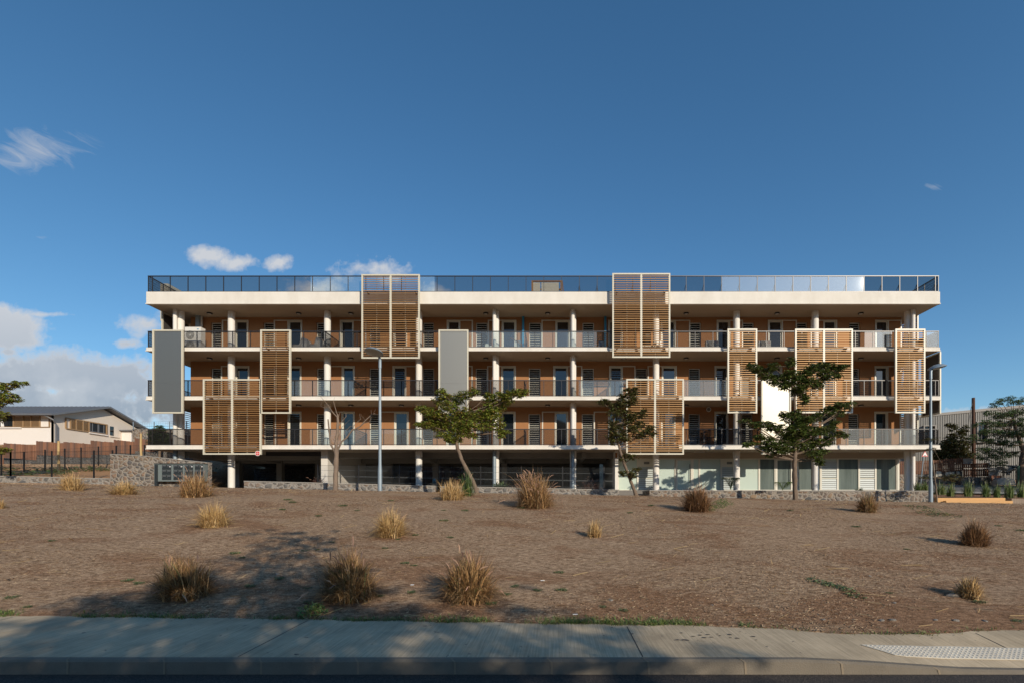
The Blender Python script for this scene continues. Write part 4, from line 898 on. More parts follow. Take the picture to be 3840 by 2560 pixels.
# ---------------------------------------------------------------- plank fence, stepped
def plank_fence(steps, y, label, material='clay_fence', pitch=.13, gap=.018, name='plank_fence', postm=None, wallm='stone_dark'):
    xs0 = WX(steps[0][0], y); t = thing(name, (WX(steps[len(steps)//2][0], y), y, E+2), label, 'fence')
    for px0, px1, ta, tb, ba, bb in steps:
        q = MB(); x0, x1 = WX(px0, y), WX(px1, y); n = max(3, int((x1-x0)/pitch)); 
        for i in range(n):
            f = (i+.5)/n; xa = x0+(x1-x0)*i/n+gap/2; xb = x0+(x1-x0)*(i+1)/n-gap/2; zt = WZ(ta+(tb-ta)*f, y)+rnd.uniform(-.02, .02); zb = WZ(ba+(bb-ba)*f, y)
            q.box(xa, xb, y-.02+rnd.uniform(-.006, .006), y+.012, zb, zt)
        pn = q.build('fence_panel', material, t)
        if not gap > .02: MB().box(x0, x1, y+.03, y+.06, WZ(max(ba, bb)-14, y), WZ(max(ba, bb)-11, y)).build('rail', material, pn)
        else:
            for k in (.2, .8): MB().bar((x0, y+.03, WZ(ta+(ba-ta)*k, y)), (x1, y+.03, WZ(tb+(bb-tb)*k, y)), .03, .07).build('rail', material, pn)
    return t
YP = 38.0
plank_fence([(-60,14,1668,1668,1738,1738),(14,137,1659,1668,1715,1724),(136,240,1652,1660,1704,1708),(238,342,1655,1663,1712,1714),(340,428,1650,1657,1703,1704),(427,507,1647,1655,1697,1699),(505,582,1641,1650,1689,1692),(580,660,1637,1645,1684,1688),(658,740,1634,1641,1682,1684)], YP, 'weathered reddish brown plank fence stepping uphill in front of the pale house')
t = thing('retaining_wall', (WX(250, 38), 38.2, E+2), 'dark rubble retaining wall under the reddish plank fence', 'wall')
MB().prism([(WX(-80, 38), E+1), (WX(-80, 38), WZ(1742, 38)), (WX(14, 38), WZ(1738, 38)), (WX(15, 38), WZ(1724, 38)), (WX(137, 38), WZ(1722, 38)), (WX(138, 38), WZ(1704, 38)), (WX(238, 38), WZ(1708, 38)), (WX(342, 38), WZ(1714, 38)), (WX(343, 38), WZ(1700, 38)), (WX(507, 38), WZ(1690, 38)), (WX(740, 38), WZ(1680, 38)), (WX(740, 38), E+1)][::-1], 38.02, 38.5).build('masonry', 'stone_dark', t)
# bamboo stakes and their young plants
def stake(px, pt, pb, y, label, r=.05):
    t = thing('garden_stake', (WX(px, y), y, WZ(pb, y)), label, 'stake'); MB().tube([(WX(px+2, y), y, WZ(pb, y)-.1), (WX(px, y), y, WZ((pt+pb)/2, y)), (WX(px+1, y), y, WZ(pt, y))], [r*1.1, r, r*.95], 8).build('pole', 'bamboo', t, smooth=True)
stake(528, 1624, 1710, 31, 'thick pale wooden stake behind the tall stone wall', .06)
stake(219, 1652, 1770, 33, 'pale wooden stake in the mulch garden in front of the pale house', .07)
# ---------------------------------------------------------------- pale house on the left
hs = thing('pale_house', (-52, 50, E+3.5), 'white and beige low house with dark metal roof, behind the plank fence', 'house')
HXr = WX(202, 45); HY0, HY1 = 45.0, 54.6; HB = E+2.5
def HG(px, py): y = HXr*F/(px-CX); return y, WZ(py, y)
MB().box(-75, HXr-.004, HY0, HY0+.2, HB, WZ(1554, HY0)).build('front_wall', 'house_white', hs)
ridge = (49.9, WZ(1524, 49.9)-.12); ze = WZ(1556, HY0)-.02
gp = [(HY0, HB), (HY1, HB), (HY1, ze-.1), (ridge[0], ridge[1]-.12), (HY0, ze+.02)]
g_ = MB(); n = len(gp)
for x in (HXr, HXr-.25): g_.v += [(x, a, b) for a, b in gp]
g_.f += [tuple(range(n)), tuple(range(n, 2*n))[::-1]]+[(i, n+i, n+(i+1) % n, (i+1) % n) for i in range(n)]
g_.build('gable_wall', 'house_beige', hs)
rf = MB(); ov = .75; e0 = (HY0-.75, ze-.10); e1 = (HY1+.9, ze-.25)
for x0, x1 in ((-78, HXr+ov),):
    for a, b in ((e0, ridge), (ridge, e1)):
        n = len(rf.v)
        rf.v += [(x0,a[0],a[1]),(x1,a[0],a[1]),(x1,b[0],b[1]),(x0,b[0],b[1]),(x0,a[0],a[1]+.16),(x1,a[0],a[1]+.16),(x1,b[0],b[1]+.16),(x0,b[0],b[1]+.16)]
        rf.f += [(n,n+3,n+2,n+1),(n+4,n+5,n+6,n+7),(n,n+1,n+5,n+4),(n+1,n+2,n+6,n+5),(n+2,n+3,n+7,n+6),(n+3,n,n+4,n+7)]
    for i in range(70):
        x = x0+.5+i*.46
        if x < x1-.1: rf.bar((x, e0[0]+.02, e0[1]+.175), (x, ridge[0], ridge[1]+.175), .05, .03)
roof = rf.build('roof', 'zinc_dark', hs)
MB().box(-78, HXr+ov-.02, HY0-.93, HY0-.77, ze-.10, ze+.05).build('gutter', 'zinc_dark', hs)
MB().tube([(HXr+.0, HY0-.8, ze-.1), (HXr+.45, HY0-.5, ze-.45), (HXr+.32, HY0-.12, ze-.8), (HXr+.32, HY0-.12, HB)], .07, 8).build('downpipe', 'zinc_dark', hs, smooth=True)
def onfront(px, py): return WX(px, HY0), WZ(py, HY0)
# window band on the white front
xa, zt = onfront(-60, 1554); xb, zb = onfront(189, 1601)
fr = MB().box(xa, xb, HY0-.08, HY0-.001, zt-.1, zt).box(xa, xb, HY0-.08, HY0-.001, zb, zb+.07)
for px in (-60, 53, 89, 118, 151, 187): x = WX(px, HY0); fr.box(x-.05, x+.05, HY0-.079, HY0-.002, zb+.071, zt-.101)
wf = fr.build('window_band', 'shutter_wood', hs)
for a, b in ((56,87),(91,116),(120,149)):
    q = MB(); z = zb+.1
    while z < zt-.14: q.bar((WX(a, HY0), HY0-.04, z), (WX(b, HY0), HY0-.04, z), .05, .02, up=(0,-.5,1)); z += .055
    q.build('shutter', 'shutter_wood', wf)
MB().box(WX(-55, HY0), WX(51, HY0), HY0-.02, HY0-.005, zb+.075, zt-.105).build('pane', 'pane', wf)
for px in (22, 28, 50): MB().box(WX(px, HY0)-.03, WX(px, HY0)+.03, HY0-.05, HY0-.021, zb+.075, zt-.105).build('mullion', 'dark_metal', wf)
q = MB().prism([(WX(4, HY0), zb+.08), (WX(17, HY0), zb+.08), (WX(13, HY0), zb+.6), (WX(7, HY0), zt-.11), (WX(3, HY0), zt-.11)], HY0-.03, HY0-.022).build('curtain', 'white_paint', wf)
MB().box(WX(-60, HY0), WX(83, HY0), HY0-.14, HY0-.001, zb-.09, zb-.002).build('sill', 'white_paint', wf)
# gable openings: (px0,px1) measured along the receding wall
def gable_box(mb, y0, y1, z0, z1, d0, d1): return mb.box(HXr+d0, HXr+d1, y0, y1, z0, z1)
ya, zt = HG(245, 1563); yb2, _ = HG(400, 1589); zb = HG(245, 1606)[1]
fr = MB(); gable_box(fr, ya, yb2, zt-.1, zt, .002, .12); gable_box(fr, ya, yb2, zb, zb+.08, .002, .12)
for px in (245, 262, 283, 309, 331, 398): y = HG(px, 1570)[0]; gable_box(fr, y-.05, y+.05, zb+.081, zt-.101, .003, .118)
wg = fr.build('window_band', 'shutter_wood', hs)
for a, b in ((264,281),(286,307),(312,329)):
    y0, y1 = HG(a, 1570)[0], HG(b, 1570)[0]; q = MB(); z = zb+.12
    while z < zt-.14: q.bar((HXr+.06, y0, z), (HXr+.06, y1, z), .05, .02, up=(.5,0,1)); z += .055
    q.build('shutter', 'shutter_wood', wg)
gable_box(MB(), HG(333, 1570)[0], HG(396, 1570)[0], zb+.085, zt-.105, .004, .02).build('pane', 'black_paint', wg)
q = MB()
for px in (336, 345, 366, 369, 388): y = HG(px, 1570)[0]; gable_box(q, y-.03, y+.03, zb+.085, zt-.105, .021, .06)
gable_box(q, HG(333, 1570)[0], HG(396, 1570)[0], zb+.09, zb+.16, .021, .05); q.build('mullion', 'zinc_dark', wg)
gable_box(MB(), HG(247, 1570)[0]+.1, HG(260, 1570)[0], zb+.085, zt-.105, .004, .02).build('plaster_panel', 'house_beige', wg)
gable_box(MB(), HG(330, 1570)[0], HG(400, 1570)[0], zb-.1, zb-.002, .002, .16).build('sill', 'house_white', wg)
y0, z1 = HG(412, 1596); y1, _ = HG(441, 1600); z0 = HG(412, 1631)[1]
w = gable_box(MB(), y0, y1, z0, z1, .002, .02).build('small_window', 'pane', hs)
gable_box(gable_box(MB(), y1-.45, y1, z0, z1, .021, .04), y0-.05, y1+.1, z0-.12, z0-.003, .002, .12).build('window_surround', 'house_beige', w)
# lean-to at the back corner
y0, za = HG(456, 1604); y1, zb_ = HG(555, 1632)
q = MB(); n = 0
q.v += [(HXr+.002, y0, za-.35), (HXr+1.0, y0, za-.35), (HXr+1.0, y1, za-.75), (HXr+.002, y1, za-.75), (HXr+.002, y0, HB), (HXr+1.0, y0, HB), (HXr+1.0, y1, HB), (HXr+.002, y1, HB)]
q.f += [(0,1,2,3),(0,4,5,1),(1,5,6,2),(2,6,7,3),(3,7,4,0)]; q.build('lean_to', 'house_white', hs)
q = MB().bar((HXr+.6, y0-.3, za-.25), (HXr+.6, y1+.4, za-.65), 1.5, .12); q.build('lean_to_roof', 'zinc_dark', hs)
Md = Matrix.Rotation(R(60), 3, 'X'); c = (HXr+1.2, 53, WZ(1617, 53)); t = thing('satellite_dish', c, 'dark round satellite dish by the lean-to of the pale house', 'satellite dish')
MB().lathe([(.05, .12), (.25, .08), (.42, .0), (.44, .02), (.26, .11), (.05, .15)], c, 20, Md).build('dish', 'zinc_dark', t, smooth=True); MB().tube([(c[0], c[1]+.1, c[2]-.1), (c[0], c[1]+.4, c[2]-.9)], .03, 6).build('arm', 'zinc_dark', t)
# ---------------------------------------------------------------- grey clad hall on the right
hl = thing('metal_clad_hall', (37, 46, E+2), 'long grey ribbed metal hall rising behind the right end of the block', 'building')
A = Vector((WX(3980, 41.2), 41.2, 0)); B = Vector((WX(3330, 44.6), 44.6, 0)); L_ = (B-A).length; d = (B-A)/L_; nrm = Vector((d.y, -d.x, 0))
if nrm.y > 0: nrm = -nrm
zt = 0; zb = E+1.5
def ztop(f): return WZ(1513+(1575-1513)*f, 41.2+(44.6-41.2)*f)
q = MB(); nr = int(L_/.13)
for i in range(nr):
    f0 = i*.13; a = A+d*f0; b = A+d*(f0+.07)
    for p_ in ((a, nrm*.06), (b, nrm*.06), (b, nrm*0), (A+d*(f0+.13), nrm*0)):
        w_ = p_[0]+p_[1]; q.v += [(w_.x, w_.y, zb), (w_.x, w_.y, ztop(f0/L_))]
for i in range(nr*4-1): a = i*2; q.f.append((a, a+1, a+3, a+2))
q.build('cladding', 'cladding', hl)
a = A-nrm*.01; q = MB(); P4 = [A+nrm*.12, B+nrm*.12, B-nrm*12, A-nrm*12]
ZZ = [ztop(0), ztop(1), ztop(1), ztop(0)]; q.v = [(p_.x, p_.y, z_) for p_, z_ in zip(P4, ZZ)]+[(p_.x, p_.y, z_+.22) for p_, z_ in zip(P4, ZZ)]; q.f = [(0,3,2,1),(4,5,6,7),(0,1,5,4),(1,2,6,5),(2,3,7,6),(3,0,4,7)]; q.build('roof', 'cladding_trim', hl)
q = MB(); P4 = [A-nrm*.05, B-nrm*.05, B-nrm*11.9, A-nrm*11.9]; q.v = [(p_.x, p_.y, zb) for p_ in P4]+[(p_.x, p_.y, z_-.01) for p_, z_ in zip(P4, ZZ)]; q.f = [(0,3,2,1),(4,5,6,7),(0,1,5,4),(1,2,6,5),(2,3,7,6),(3,0,4,7)]; q.build('hall_body', 'cladding_trim', hl)
def hall_x(px):
    # intersection of the sight line with the cladding plane
    k = (px-CX)/F; s = (k*A.y-A.x)/(d.x-k*d.y); return s
for pa, pb, pt, pb_ in ((3462,3500,1598,1665),(3661,3695,1583,1655)):
    s0, s1 = hall_x(pa), hall_x(pb); s0, s1 = min(s0, s1), max(s0, s1); pm = A+d*(s0+s1)/2
    z1 = WZ(pt, pm.y); z0 = WZ(pb_, pm.y)
    def oblq(mb, s0, s1, z0, z1, o0, o1):
        return mb.slab([((A+d*s0+nrm*o0).x, (A+d*s0+nrm*o0).y), ((A+d*s1+nrm*o0).x, (A+d*s1+nrm*o0).y), ((A+d*s1+nrm*o1).x, (A+d*s1+nrm*o1).y), ((A+d*s0+nrm*o1).x, (A+d*s0+nrm*o1).y)], z0, z1)
    w = MB(); oblq(w, s0-.08, s0, z0, z1, .0, .35); oblq(w, s1, s1+.08, z0, z1, .0, .35); oblq(w, s0-.08, s1+.08, z1, z1+.08, 0, .35); oblq(w, s0-.08, s1+.08, z0-.08, z0, 0, .35)
    ww = w.build('box_window', 'cladding_trim', hl); oblq(MB(), s0+.001, s1-.001, z0, z1, .06, .08).build('pane', 'pane', ww)
    w = MB(); oblq(w, (s0+s1)/2-.03, (s0+s1)/2+.03, z0, z1, .081, .12)
    for k in (1, 2, 3): z = z0+(z1-z0)*k/4; oblq(w, s0+.002, s1-.002, z-.02, z+.02, .0815, .11)
    w.build('mullion', 'dark_metal', ww)
# telegraph pole
Yp = 40; x = WX(3650, Yp); t = thing('wooden_pole', (x, Yp, E+1.9), 'brown wooden utility pole in front of the grey hall', 'pole')
MB().tube([(x+.05, Yp, E+1.5), (x, Yp, WZ(1600, Yp)), (x, Yp, WZ(1490, Yp))], [.15, .13, .115], 10).build('shaft', 'pole_wood', t, smooth=True)
MB().tube([(x-.15, Yp-.1, WZ(1492, Yp)), (x-.14, Yp-.1, WZ(1512, Yp))], .02, 5).build('bracket', 'dark_metal', t)
pts = [(x-.14, Yp-.1, WZ(1510, Yp)), (x-.28, Yp-.1, WZ(1530, Yp)), (x-.42, Yp-.1, WZ(1568, Yp)), (x-.40, Yp, WZ(1600, Yp))]; MB().tube(pts, .018, 5).build('cable', 'dark_metal', t)
# brown slatted fence, its walls, the side road and the bed
plank_fence([(3340,3490,1730,1725,1778,1776),(3490,3612,1725,1714,1774,1762)], 38.0, 'dark brown slatted fence behind the right lamp post', 'fence_wood_dark', .15, .05, name='slatted_fence')
t = plank_fence([(3613,3707,1738,1733,1753,1752),(3613,3707,1757,1755,1786,1784)], 37.2, 'dark brown slatted gate leaf with a gap of light across it, under the wooden pole', 'fence_wood_dark', .15, .05, name='slatted_fence')
MB().box(WX(3706, 37.2), WX(3709, 37.2), 37.1, 37.3, WZ(1786, 37.2), WZ(1733, 37.2)).build('post', 'white_paint', t)
MB().box(WX(3612, 37.6), WX(3645, 37.6), 37.55, 37.6, WZ(1738, 37.6), WZ(1718, 37.6)).build('corrugated_sheet', 'cladding_trim', t)
t = thing('fence_base_wall', (WX(3480, 38.2), 38.3, E+1.6), 'dark stone base wall with meter boxes under the brown slatted fence', 'wall')
MB().prism([(WX(3340, 38), E+.8), (WX(3340, 38), WZ(1776, 38)), (WX(3612, 38), WZ(1759, 38)), (WX(3612, 38), E+.8)][::-1], 38.05, 38.4).build('masonry', 'stone_dark', t)
for a, b, c_, d_ in ((3508,3528,1766,1786),(3545,3558,1768,1800),(3560,3567,1767,1776),(3570,3577,1767,1776),(3580,3596,1786,1799),(3587,3596,1766,1778)):
    MB().box(WX(a, 38), WX(b, 38), 37.95, 38.04, WZ(d_, 38), WZ(c_, 38)).build('meter_box', 'roof_beige', t)
t = thing('fence_base_wall', (WX(3660, 37.3), 37.3, E+1.5), 'low dark stone wall under the slatted gate leaf beside the net', 'wall')
MB().box(WX(3604, 37.2), WX(3722, 37.2), 37.2, 37.5, E+.8, WZ(1786, 37.2)-.01).build('masonry', 'stone_dark', t); MB().box(WX(3707, 37.2), WX(3722, 37.2), 37.15, 37.19, E+.8, WZ(1782, 37.2)).build('pillar', 'cement_cap', t)
# junk corner: net, rusty sheet, white lump, green gate
t = thing('shade_net', (WX(3760, 36.5), 36.5, E+2), 'torn grey netting sagging over wire beside the slatted fence', 'net')
q = MB(); nx_, nz_ = 14, 6
for j in range(nz_+1):
    for i in range(nx_+1):
        px = 3712+i*7.2; top_ = 1750+3*math.sin(i*.9)+(-6 if 9 < i < 13 else 0); bot = 1772+8*math.sin(i*.7+1)+(14 if i < 4 else 0)-(6 if i > 10 else 0)
        q.v.append((WX(px+rnd.uniform(-2, 2), 36.4), 36.4+rnd.uniform(-.22, .22), WZ(top_+(bot-top_)*j/nz_+rnd.uniform(-1.5, 1.5), 36.4)))
for j in range(nz_):
    for i in range(nx_): a = j*(nx_+1)+i; q.f.append((a, a+1, a+nx_+2, a+nx_+1))
q.build('netting', 'net', t)
q = MB()
for px in (3712, 3762, 3812): q.tube([(WX(px, 36.6), 36.6, E+.6), (WX(px, 36.6), 36.6, WZ(1740, 36.6))], .035, 6)
q.tube([(WX(3712, 36.6), 36.6, WZ(1742, 36.6)), (WX(3812, 36.6), 36.6, WZ(1745, 36.6))], .04, 6)
for i in range(30): px = 3712+i*3.5; q.bar((WX(px, 36.6), 36.62, WZ(1812, 36.6)), (WX(px+14, 36.6), 36.62, WZ(1755, 36.6)), .008, .008)
q.build('posts_and_wire', 'dark_metal', t)
t = thing('white_mound', (WX(3765, 36), 36, E+1.2), 'pale concrete lump with a rusty sheet behind it under the torn netting', 'rubble')
q = MB().prism([(WX(3735, 36), WZ(1815, 36)), (WX(3736, 36), WZ(1797, 36)), (WX(3752, 36), WZ(1790, 36)), (WX(3785, 36), WZ(1789, 36)), (WX(3800, 36), WZ(1798, 36)), (WX(3806, 36), WZ(1817, 36))][::-1], 35.9, 36.3); q.build('lump', 'cement_cap', t)  # grey material stands in for the shadow lying on the white lump
MB().box(WX(3733, 36), WX(3772, 36), 36.32, 36.36, WZ(1800, 36), WZ(1780, 36)).build('rusty_sheet', 'rust', t)
t = thing('green_gate', (WX(3835, 36), 36, E+1.3), 'dark green metal gate at the right edge of the photo', 'gate')
q = MB().box(WX(3817, 36), WX(3822, 36), 35.95, 36.05, E+.6, WZ(1744, 36)).box(WX(3822, 36), WX(3900, 36), 35.98, 36.02, WZ(1750, 36), WZ(1747, 36)).box(WX(3822, 36), WX(3900, 36), 35.98, 36.02, WZ(1792, 36), WZ(1785, 36))
for i in range(16): x = WX(3826+i*5, 36); q.box(x-.015, x+.015, 35.985, 36.015, WZ(1785, 36), WZ(1750, 36))
q.build('gate_frame', 'gate_green', t); MB().box(WX(3822, 36), WX(3900, 36), 35.9, 36.1, E+.3, WZ(1793, 36)).build('base', 'cement_cap', t)
def strip(name, pts, material, dz=.03, kind='structure'):
    q = MB(); n = len(pts)
    for (x0, y0, x1, y1) in pts:
        for k in range(7): f = k/6; x = x0+(x1-x0)*f; y = y0+(y1-y0)*f; q.v.append((x, y, G(x, y)+dz))
    for i in range(n-1):
        for k in range(6): a = i*7+k; q.f.append((a, a+1, a+8, a+7))
    return tag(q.build(name, material, smooth=True), kind=kind)
strip('side_road', [(23.9+i*.7, 33.2-.02*i, 23.9+i*.7, 37.0-.0*i) for i in range(40)], 'side_road', .05)
strip('side_pavement', [(23.9+i*.7, 32.3-.03*i, 23.9+i*.7, 33.15-.02*i) for i in range(40)], 'cement_cap', .12)
strip('planting_bed', [(21.9+i*.7, 28.6, 21.9+i*.7, 32.25-.03*i) for i in range(43)], 'bark_mulch', .04)
t = thing('timber_edging', (WX(3650, 27.9), 27.9, E-.2), 'fresh orange timber sleepers edging the planting bed at the right', 'edging')
for a, b, c_, d_, y in ((3517,3770,1865,1877,28.1),(3548,3798,1876,1888,27.8)):
    MB().box(WX(a, y), WX(b, y), y, y+.22, WZ(d_, y)-.1, WZ(c_, y)).build('sleeper', 'fresh_wood', t)
t = thing('boardwalk', (WX(3830, 28.5), 28.5, E-.2), 'grey brown timber deck at the right edge beside the orange sleepers', 'deck')
q = MB()
for i in range(14): q.box(WX(3770, 28.3)+i*.145, WX(3770, 28.3)+i*.145+.138, 27.9, 29.2, E-.2, WZ(1868, 28.3)-.002*i)
q.build('deck_boards', 'deck_wood', t)
# hump warning sign
Yt = 33.5; x = WX(3468.5, Yt); zc = WZ(1702, Yt)
t = thing('triangular_warning_sign', (WX(3452, Yt), Yt, E+.8), 'red edged triangular speed hump warning sign on a leaning grey post', 'road sign')
MB().tube([(WX(3452, Yt), Yt+.05, E+.7), (WX(3466, Yt), Yt+.05, WZ(1700, Yt))], .035, 8).build('post', 'galvanised', t)
def tri(s): return [(x-s*.5, zc-s*.33), (x+s*.5, zc-s*.33), (x+.01, zc+s*.53)]
MB().prism(tri(.44), Yt, Yt+.02).build('red_border', 'red_paint', t); MB().prism(tri(.33), Yt-.004, Yt-.001).build('white_face', 'white_paint', t)
hp = [(x-.10+i*.02, zc-.085+.045*math.exp(-((i-5)/2.2)**2)) for i in range(11)]+[(x+.10, zc-.095), (x-.10, zc-.095)]
MB().prism(hp[::-1], Yt-.008, Yt-.005).build('hump_symbol', 'black_paint', t)
# ---------------------------------------------------------------- lamp posts
def lamp(px, pb, y, pt, head_dx, head_dy, label):
    x = WX(px, y); zg = G(x, y); zt = WZ(pt, y)
    t = thing('street_lamp', (x, y, zg), label, 'street lamp', 'street lamps at the top of the bank')
    MB().tube([(x, y, zg-.1), (x, y, zg+1.0), (x, y, zg+1.3), (x, y, zt-.4)], [.105, .10, .075, .055], 16).build('pole', 'galvanised', t, smooth=True)
    c = Vector((x+head_dx*.42, y+head_dy*.42, zt+.12)); tilt = Vector((head_dx, head_dy, 0)).cross(Vector((0,0,1))).normalized()
    M_ = Matrix.Rotation(R(12), 3, tilt)
    MB().tube([(x, y, zt-.5), (x, y, zt-.12), (x+head_dx*.06, y+head_dy*.06, zt+.02), tuple(c+Vector((0,0,.06)))], [.075, .07, .06, .05], 12).build('arm', 'galvanised', t, smooth=True)
    h = MB().lathe([(.40, -.02), (.43, .0), (.40, .05), (.28, .13), (.12, .18), (.01, .19)], c, 28, M_).build('lamp_head', 'galvanised', t, smooth=True)
    MB().lathe([(.385, -.021), (.30, -.05), (.12, -.065), (.01, -.067)], c, 28, M_).build('lens', 'lamp_bowl', h, smooth=True)
lamp(1425, 1840, 23.6, 1340, -.35, -.94, 'grey street lamp in the middle of the photo, its round head leaning left')
lamp(3490, 1892, 26.0, 1385, .98, .2, 'grey street lamp at the right end of the block, its round head pointing right')
# ================================================================ vegetation
def leafmesh(mb, p, d, L_, W_, droop=.35):
    """one folded leaf: base p, direction d"""
    d = Vector(d).normalized(); s = d.cross(Vector((0,0,1)))
    if s.length < .1: s = Vector((1,0,0))
    s.normalize(); s = (s+Vector((0,0,rnd.uniform(-.5,.5)))).normalized()
    p = Vector(p); m_ = p+d*L_*.5+Vector((0,0,-.02)); e = p+d*L_+Vector((0,0,-droop*L_)); n = len(mb.v)
    mb.v += [tuple(p), tuple(m_+s*W_*.5), tuple(e), tuple(m_-s*W_*.5)]; mb.f.append((n, n+1, n+2, n+3))
def tree(name, label, cat, y, trunk, blobs, leafm, L_=.15, W_=.055, dens=1.0, barkm='bark', base=None, limb_r=.035, group=None, whorl=(6, 9), droop=.5, lo=.35):
    """trunk: (px, py, dy, r) ; blobs: (px, py, rx, ry[, dy]) clumps of foliage in photo pixels at depth y"""
    L_ *= 1.22; W_ *= 1.5
    T = [Vector((WX(a, y+c), y+c, WZ(b, y+c))) for a, b, c, r in trunk]; rs = [r for *_, r in trunk]
    b0 = T[0].copy(); t = thing(name, tuple(b0), label, cat, group)
    T[0] = T[0]-Vector((0,0,.25)); tr = MB()
    # smooth the trunk line
    P = []; Q = []
    for i in range(len(T)-1):
        for k in range(4): f = k/4; P.append(T[i].lerp(T[i+1], f)+Vector((rnd.uniform(-.012,.012), rnd.uniform(-.012,.012), 0))); Q.append((rs[i]*(1-f)+rs[i+1]*f)*rnd.uniform(.93, 1.08))
    P.append(T[-1]); Q.append(rs[-1]); tr.tube(P, Q, 10, jit=.06)
    cr = MB()
    for bl in blobs:
        px, py, rx, ry = bl[:4]; dy = bl[4] if len(bl) > 4 else rnd.uniform(-.5, .5)*min(1.6, rx/60)
        yy = y+dy; c = Vector((WX(px, yy), yy, WZ(py, yy))); ax = rx*yy/F; az = ry*yy/F; ay = max(.35, min(ax, 1.1))
        # limb from the trunk
        cand = [i for i, q in enumerate(P) if q.z < c.z+.1 and (i > len(P)*lo)] or [len(P)-1]
        i0 = min(cand, key=lambda i: (P[i]-c).length+abs(P[i].z-(c.z-.45*(c-P[i]).length))*.6)
        a = P[i0]; mid = a.lerp(c, .5)+Vector((rnd.uniform(-.1,.1), rnd.uniform(-.1,.1), -.06*(c-a).length)); r0 = min(Q[i0]*.6, limb_r*(.6+.25*(c-a).length))
        tr.tube([a, a.lerp(mid, .5)+Vector((0,0,-.02)), mid, mid.lerp(c, .55), c], [r0, r0*.85, r0*.7, r0*.5, r0*.3], 6, jit=.05)
        vol = ax*az*ay; az *= 1.12; n = max(8, int(dens*330*(vol**.62)))
        for k in range(n):
            while True:
                q = Vector((rnd.uniform(-1,1), rnd.uniform(-1,1), rnd.uniform(-1,1)))
                if .12 < q.length <= 1: break
            w = c+Vector((q.x*ax, q.y*ay, q.z*az))
            if k % 9 == 0: tr.tube([c+(w-c)*.05, c.lerp(w, .6)+Vector((0,0,-.03)), w], [r0*.3, .008, .005], 3, cap=False)
            nl = rnd.randint(*whorl); a0 = rnd.uniform(0, 6.28); up = rnd.uniform(-.1, .5)
            for j in range(nl):
                a_ = a0+6.283*j/nl+rnd.uniform(-.3, .3); s = rnd.uniform(.65, 1.15)
                leafmesh(cr, w+Vector((rnd.uniform(-.03,.03), rnd.uniform(-.03,.03), rnd.uniform(-.04,.04))), (math.cos(a_), math.sin(a_), up+rnd.uniform(-.35,.25)), L_*s, W_*s, droop)
    tr.build('trunk', barkm, t, smooth=True)
    if cr.v: cr.build('crown', leafm, t)
    return t
# round-headed leaning tree, centre
tree('leaning_tree', 'bushy green tree on a leaning trunk in front of the car deck', 'tree', 24.0,
     [(1796,1848,0,.13),(1772,1800,0,.105),(1748,1755,0,.095),(1732,1722,0,.085),(1716,1680,0,.085),(1713,1662,0,.075),(1722,1600,0,.06),(1735,1550,0,.04)],
     [(1590,1530,28,14),(1625,1545,34,18),(1665,1482,30,16),(1700,1500,40,22),(1745,1480,34,16),(1778,1466,22,12),(1680,1525,40,20),(1640,1575,50,22),(1600,1592,40,14),(1572,1588,16,8),(1665,1600,44,22),(1700,1570,48,26),
      (1740,1545,40,18),(1720,1612,44,24),(1690,1640,30,16),(1755,1590,44,26),(1800,1560,44,22),(1835,1535,34,20),(1838,1505,34,20),(1870,1490,34,18),(1905,1478,34,16),(1940,1470,34,14),(1968,1466,18,8),(1880,1525,24,16),(1850,1560,40,24),(1870,1590,26,26),(1820,1598,30,14),(1875,1620,18,18),(1770,1630,20,12),(1895,1618,16,8),(1712,1648,22,14),(1655,1628,24,10),(1640,1500,18,12),(1655,1465,22,8),(1830,1480,18,9),(1905,1500,24,14)],
     'leaf_mid', .12, .05, 1.35, lo=.78)
tree('bare_tree', 'leafless young tree with pale forked branches in front of the car deck', 'tree', 25.0,
     [(1259,1838,0,.13),(1259,1780,0,.12),(1261,1730,0,.115),(1261,1695,0,.11),(1260,1660,0,.075),(1266,1620,0,.065),(1267,1565,0,.05),(1266,1550,0,.03)], [], 'leaf_mid', barkm='bark_pale')
bt = bpy.data.objects['bare_tree']; q = MB()
def tw(pts, r0, r1, dy=0):
    n = len(pts); q.tube([(WX(a, 25+dy*i/n), 25+dy*i/n, WZ(b, 25+dy*i/n)) for i, (a, b) in enumerate(pts)], [r0+(r1-r0)*i/(n-1) for i in range(n)], 6, jit=.08)
for pts, r0, r1 in [([(1256,1692),(1240,1665),(1236,1630),(1232,1590),(1230,1570)],.055,.03),([(1264,1692),(1280,1655),(1300,1640),(1320,1612),(1350,1598),(1370,1575),(1395,1552),(1407,1548)],.055,.012),
    ([(1266,1600),(1285,1575),(1298,1560),(1297,1545)],.03,.008),([(1264,1562),(1248,1545),(1232,1520),(1215,1500),(1201,1485)],.03,.006),([(1266,1560),(1258,1530),(1251,1505),(1254,1488)],.022,.005),
    ([(1232,1522),(1215,1528),(1202,1520),(1208,1502)],.012,.005),([(1320,1612),(1330,1590),(1352,1570),(1348,1550)],.018,.005),([(1350,1598),(1365,1585),(1385,1580),(1395,1560),(1391,1535)],.02,.005),([(1300,1640),(1290,1620),(1312,1598),(1330,1592)],.015,.005),
    ([(1256,1660),(1272,1630),(1282,1600),(1312,1572)],.02,.005),([(1266,1575),(1275,1545),(1290,1540)],.015,.005),([(1370,1575),(1358,1560),(1352,1550)],.01,.004),([(1395,1552),(1405,1540),(1409,1532)],.008,.004),([(1264,1650),(1250,1648),(1262,1625)],.012,.005),([(1236,1630),(1228,1605)],.015,.006),([(1320,1612),(1345,1608),(1380,1605)],.012,.004)]: tw(pts, r0, r1, rnd.uniform(-.5, .5))
